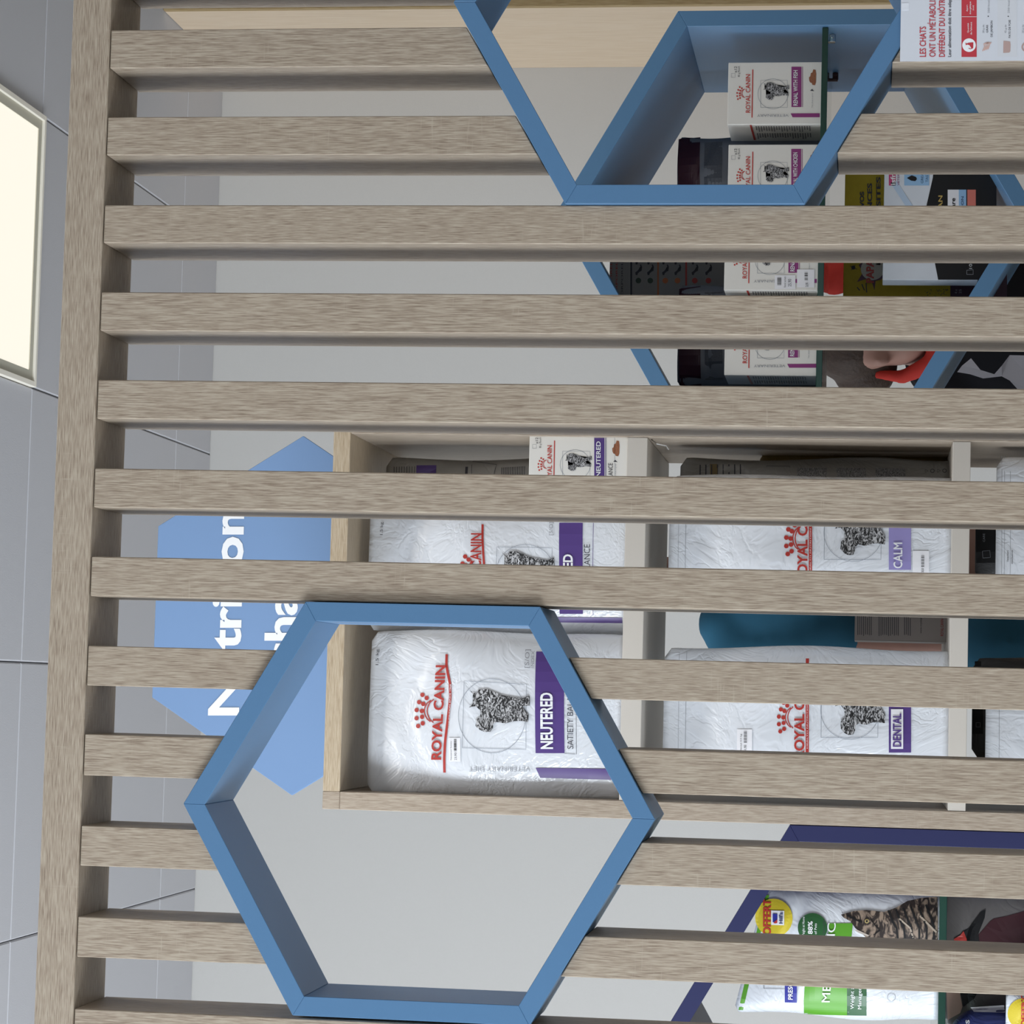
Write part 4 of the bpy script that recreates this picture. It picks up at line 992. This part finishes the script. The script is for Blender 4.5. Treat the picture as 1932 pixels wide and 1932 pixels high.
blobs('hair', [('ell', f1(0, .03, .05), (.088, .095, .085)), ('ell', f1(0, .09, .0), (.05, .045, .05))], HAIR, p1, .008, 2)
face(p1, f1)

# person two: seated, head bent, black jacket over red
Yq = 5.45
hc = P(1655, 640, Yq); hx = hc.x; hz = hc.z+.005
p2 = thing('person', (hx, Yq+.05, 0), 'person with brown hair and black jacket sitting bent forward behind the light blue hexagon', 'person')
hd, f2 = head((hx, Yq, hz), 1.0, .35)
zs2 = hz-.19
wr2 = P(1546, 522, 5.33)
body = hd+[('cap', (hx, Yq+.03, hz-.06), (hx, Yq+.07, zs2), .052, .065), ('ell', (hx+.03, Yq+.1, zs2-.14), (.16, .105, .19)), ('ell', (hx+.03, Yq+.13, zs2-.36), (.165, .12, .15)),
           ('cap', (hx-.16, Yq+.09, zs2-.04), (hx-.20, Yq+.02, zs2-.3), .05, .042), ('cap', (hx-.20, Yq+.02, zs2-.3), (hx-.12, Yq-.2, zs2-.36), .042, .028),
           ('cap', (hx+.20, Yq+.09, zs2-.04), (hx+.26, Yq-.02, zs2-.1), .05, .042), ('cap', (hx+.26, Yq-.02, zs2-.1), tuple(wr2), .042, .03),
           ('cap', (hx-.06, Yq+.1, .48), (hx-.09, Yq-.32, .50), .08, .06), ('cap', (hx-.09, Yq-.32, .50), (hx-.09, Yq-.30, .09), .058, .04), ('cap', (hx-.09, Yq-.3, .045), (hx-.10, Yq-.46, .035), .04, .032),
           ('cap', (hx+.12, Yq+.1, .48), (hx+.13, Yq-.32, .50), .08, .06), ('cap', (hx+.13, Yq-.32, .50), (hx+.13, Yq-.30, .09), .058, .04), ('cap', (hx+.13, Yq-.3, .045), (hx+.14, Yq-.46, .035), .04, .032)]
body += fingers((hx-.12, Yq-.2, zs2-.36), (.3, -.8, -.1), (1, .3, 0))+fingers(tuple(wr2), (-.3, -.2, .9), (1, 0, 0))
blobs('body', body, SKIN, p2, .009)
blobs('jacket', [('ell', (hx+.03, Yq+.1, zs2-.12), (.20, .13, .20)), ('ell', (hx+.03, Yq+.13, zs2-.36), (.19, .14, .18)), ('cap', (hx-.16, Yq+.09, zs2-.03), (hx-.20, Yq+.02, zs2-.3), .068, .056), ('cap', (hx-.20, Yq+.02, zs2-.3), (hx-.13, Yq-.17, zs2-.35), .056, .045),
                 ('cap', (hx-.14, Yq+.09, zs2+.0), (hx+.19, Yq+.09, zs2+.0), .07, .07), ('cap', (hx-.05, Yq+.12, zs2+.06), (hx+.06, Yq+.12, zs2+.06), .06, .06), ('ell', (hx-.02, Yq+.08, hz-.13), (.085, .05, .07)), ('cap', (hx+.20, Yq+.09, zs2-.04), (hx+.26, Yq-.0, zs2-.1), .068, .056)], BLACKCLOTH, p2, .012, 3)
blobs('red_sleeve', [('cap', (hx+.26, Yq-.0, zs2-.1), (wr2.x, wr2.y, wr2.z-.03), .055, .040), ('cap', (wr2.x+.02, wr2.y-.02, wr2.z-.06), (wr2.x-.018, wr2.y-.025, wr2.z-.005), .020, .022)], REDCLOTH, p2, .009, 2)
blobs('red_collar', [('cap', (hx-.075, Yq-.01, hz-.005), (hx-.078, Yq+.01, hz-.06), .011, .015), ('cap', (hx-.078, Yq+.01, hz-.06), (hx-.05, Yq-.02, hz-.125), .015, .022), ('cap', (hx-.05, Yq-.02, hz-.125), (hx+.06, Yq-.03, hz-.13), .022, .022)], REDCLOTH, p2, .007, 2)
blobs('trousers', [('ell', (hx+.03, Yq+.12, .5), (.18, .14, .12)), ('cap', (hx-.06, Yq+.1, .49), (hx-.09, Yq-.32, .51), .095, .075), ('cap', (hx-.09, Yq-.32, .50), (hx-.09, Yq-.30, .1), .072, .06),
                   ('cap', (hx+.12, Yq+.1, .49), (hx+.13, Yq-.32, .51), .095, .075), ('cap', (hx+.13, Yq-.32, .50), (hx+.13, Yq-.30, .1), .072, .06)], BLACKCLOTH, p2, .013, 3)
for x in (-.09, .13): blobs('shoe', [('cap', (hx+x, Yq-.27, .045), (hx+x-.01, Yq-.48, .035), .045, .038)], BLACKCLOTH, p2, .01, 2)
blobs('hair', [('ell', f2(0, .025, .05), (.088, .100, .078)), ('ell', f2(0, .06, -.0), (.082, .055, .07))], HAIR, p2, .007, 2)
face(p2, f2)
# stool under the seated person
st = thing('stool', (hx+.03, Yq+.13, 0), 'round stool the black jacketed person sits on', 'stool')
bm = bmesh.new(); bmesh.ops.create_cone(bm, cap_ends=True, segments=28, radius1=.17, radius2=.17, depth=.04, matrix=Matrix.Translation((hx+.03, Yq+.13, .36)))
bmobj('seat', bm, BLACKCLOTH, st)
for k in range(4):
    a = PI/4+k*PI/2
    bmobj('leg', tube_bm([(hx+.03+.1*math.cos(a), Yq+.13+.1*math.sin(a), .34), (hx+.03+.15*math.cos(a), Yq+.13+.15*math.sin(a), 0)], .012), STEEL, st)
# white papers held in the seated person's lap
q = P(1860, 700, 5.2)
t = thing('paper_sheet', tuple(q), 'white sheets of paper lying in front of the black jacket', 'paper')
obj('sheet', [P(1806, 702, 5.2), P(1815, 690, 5.2), P(1832, 676, 5.21), P(1850, 698, 5.2), P(1876, 706, 5.2), P(1890, 690, 5.2), P(1905, 670, 5.22), P(1990, 672, 5.22), P(1990, 760, 5.2), P(1925, 740, 5.2), P(1905, 718, 5.2), P(1890, 710, 5.2), P(1855, 714, 5.2), P(1830, 706, 5.2)],
    [tuple(range(14))], mat('held_paper', (214, 214, 226), .6), t)
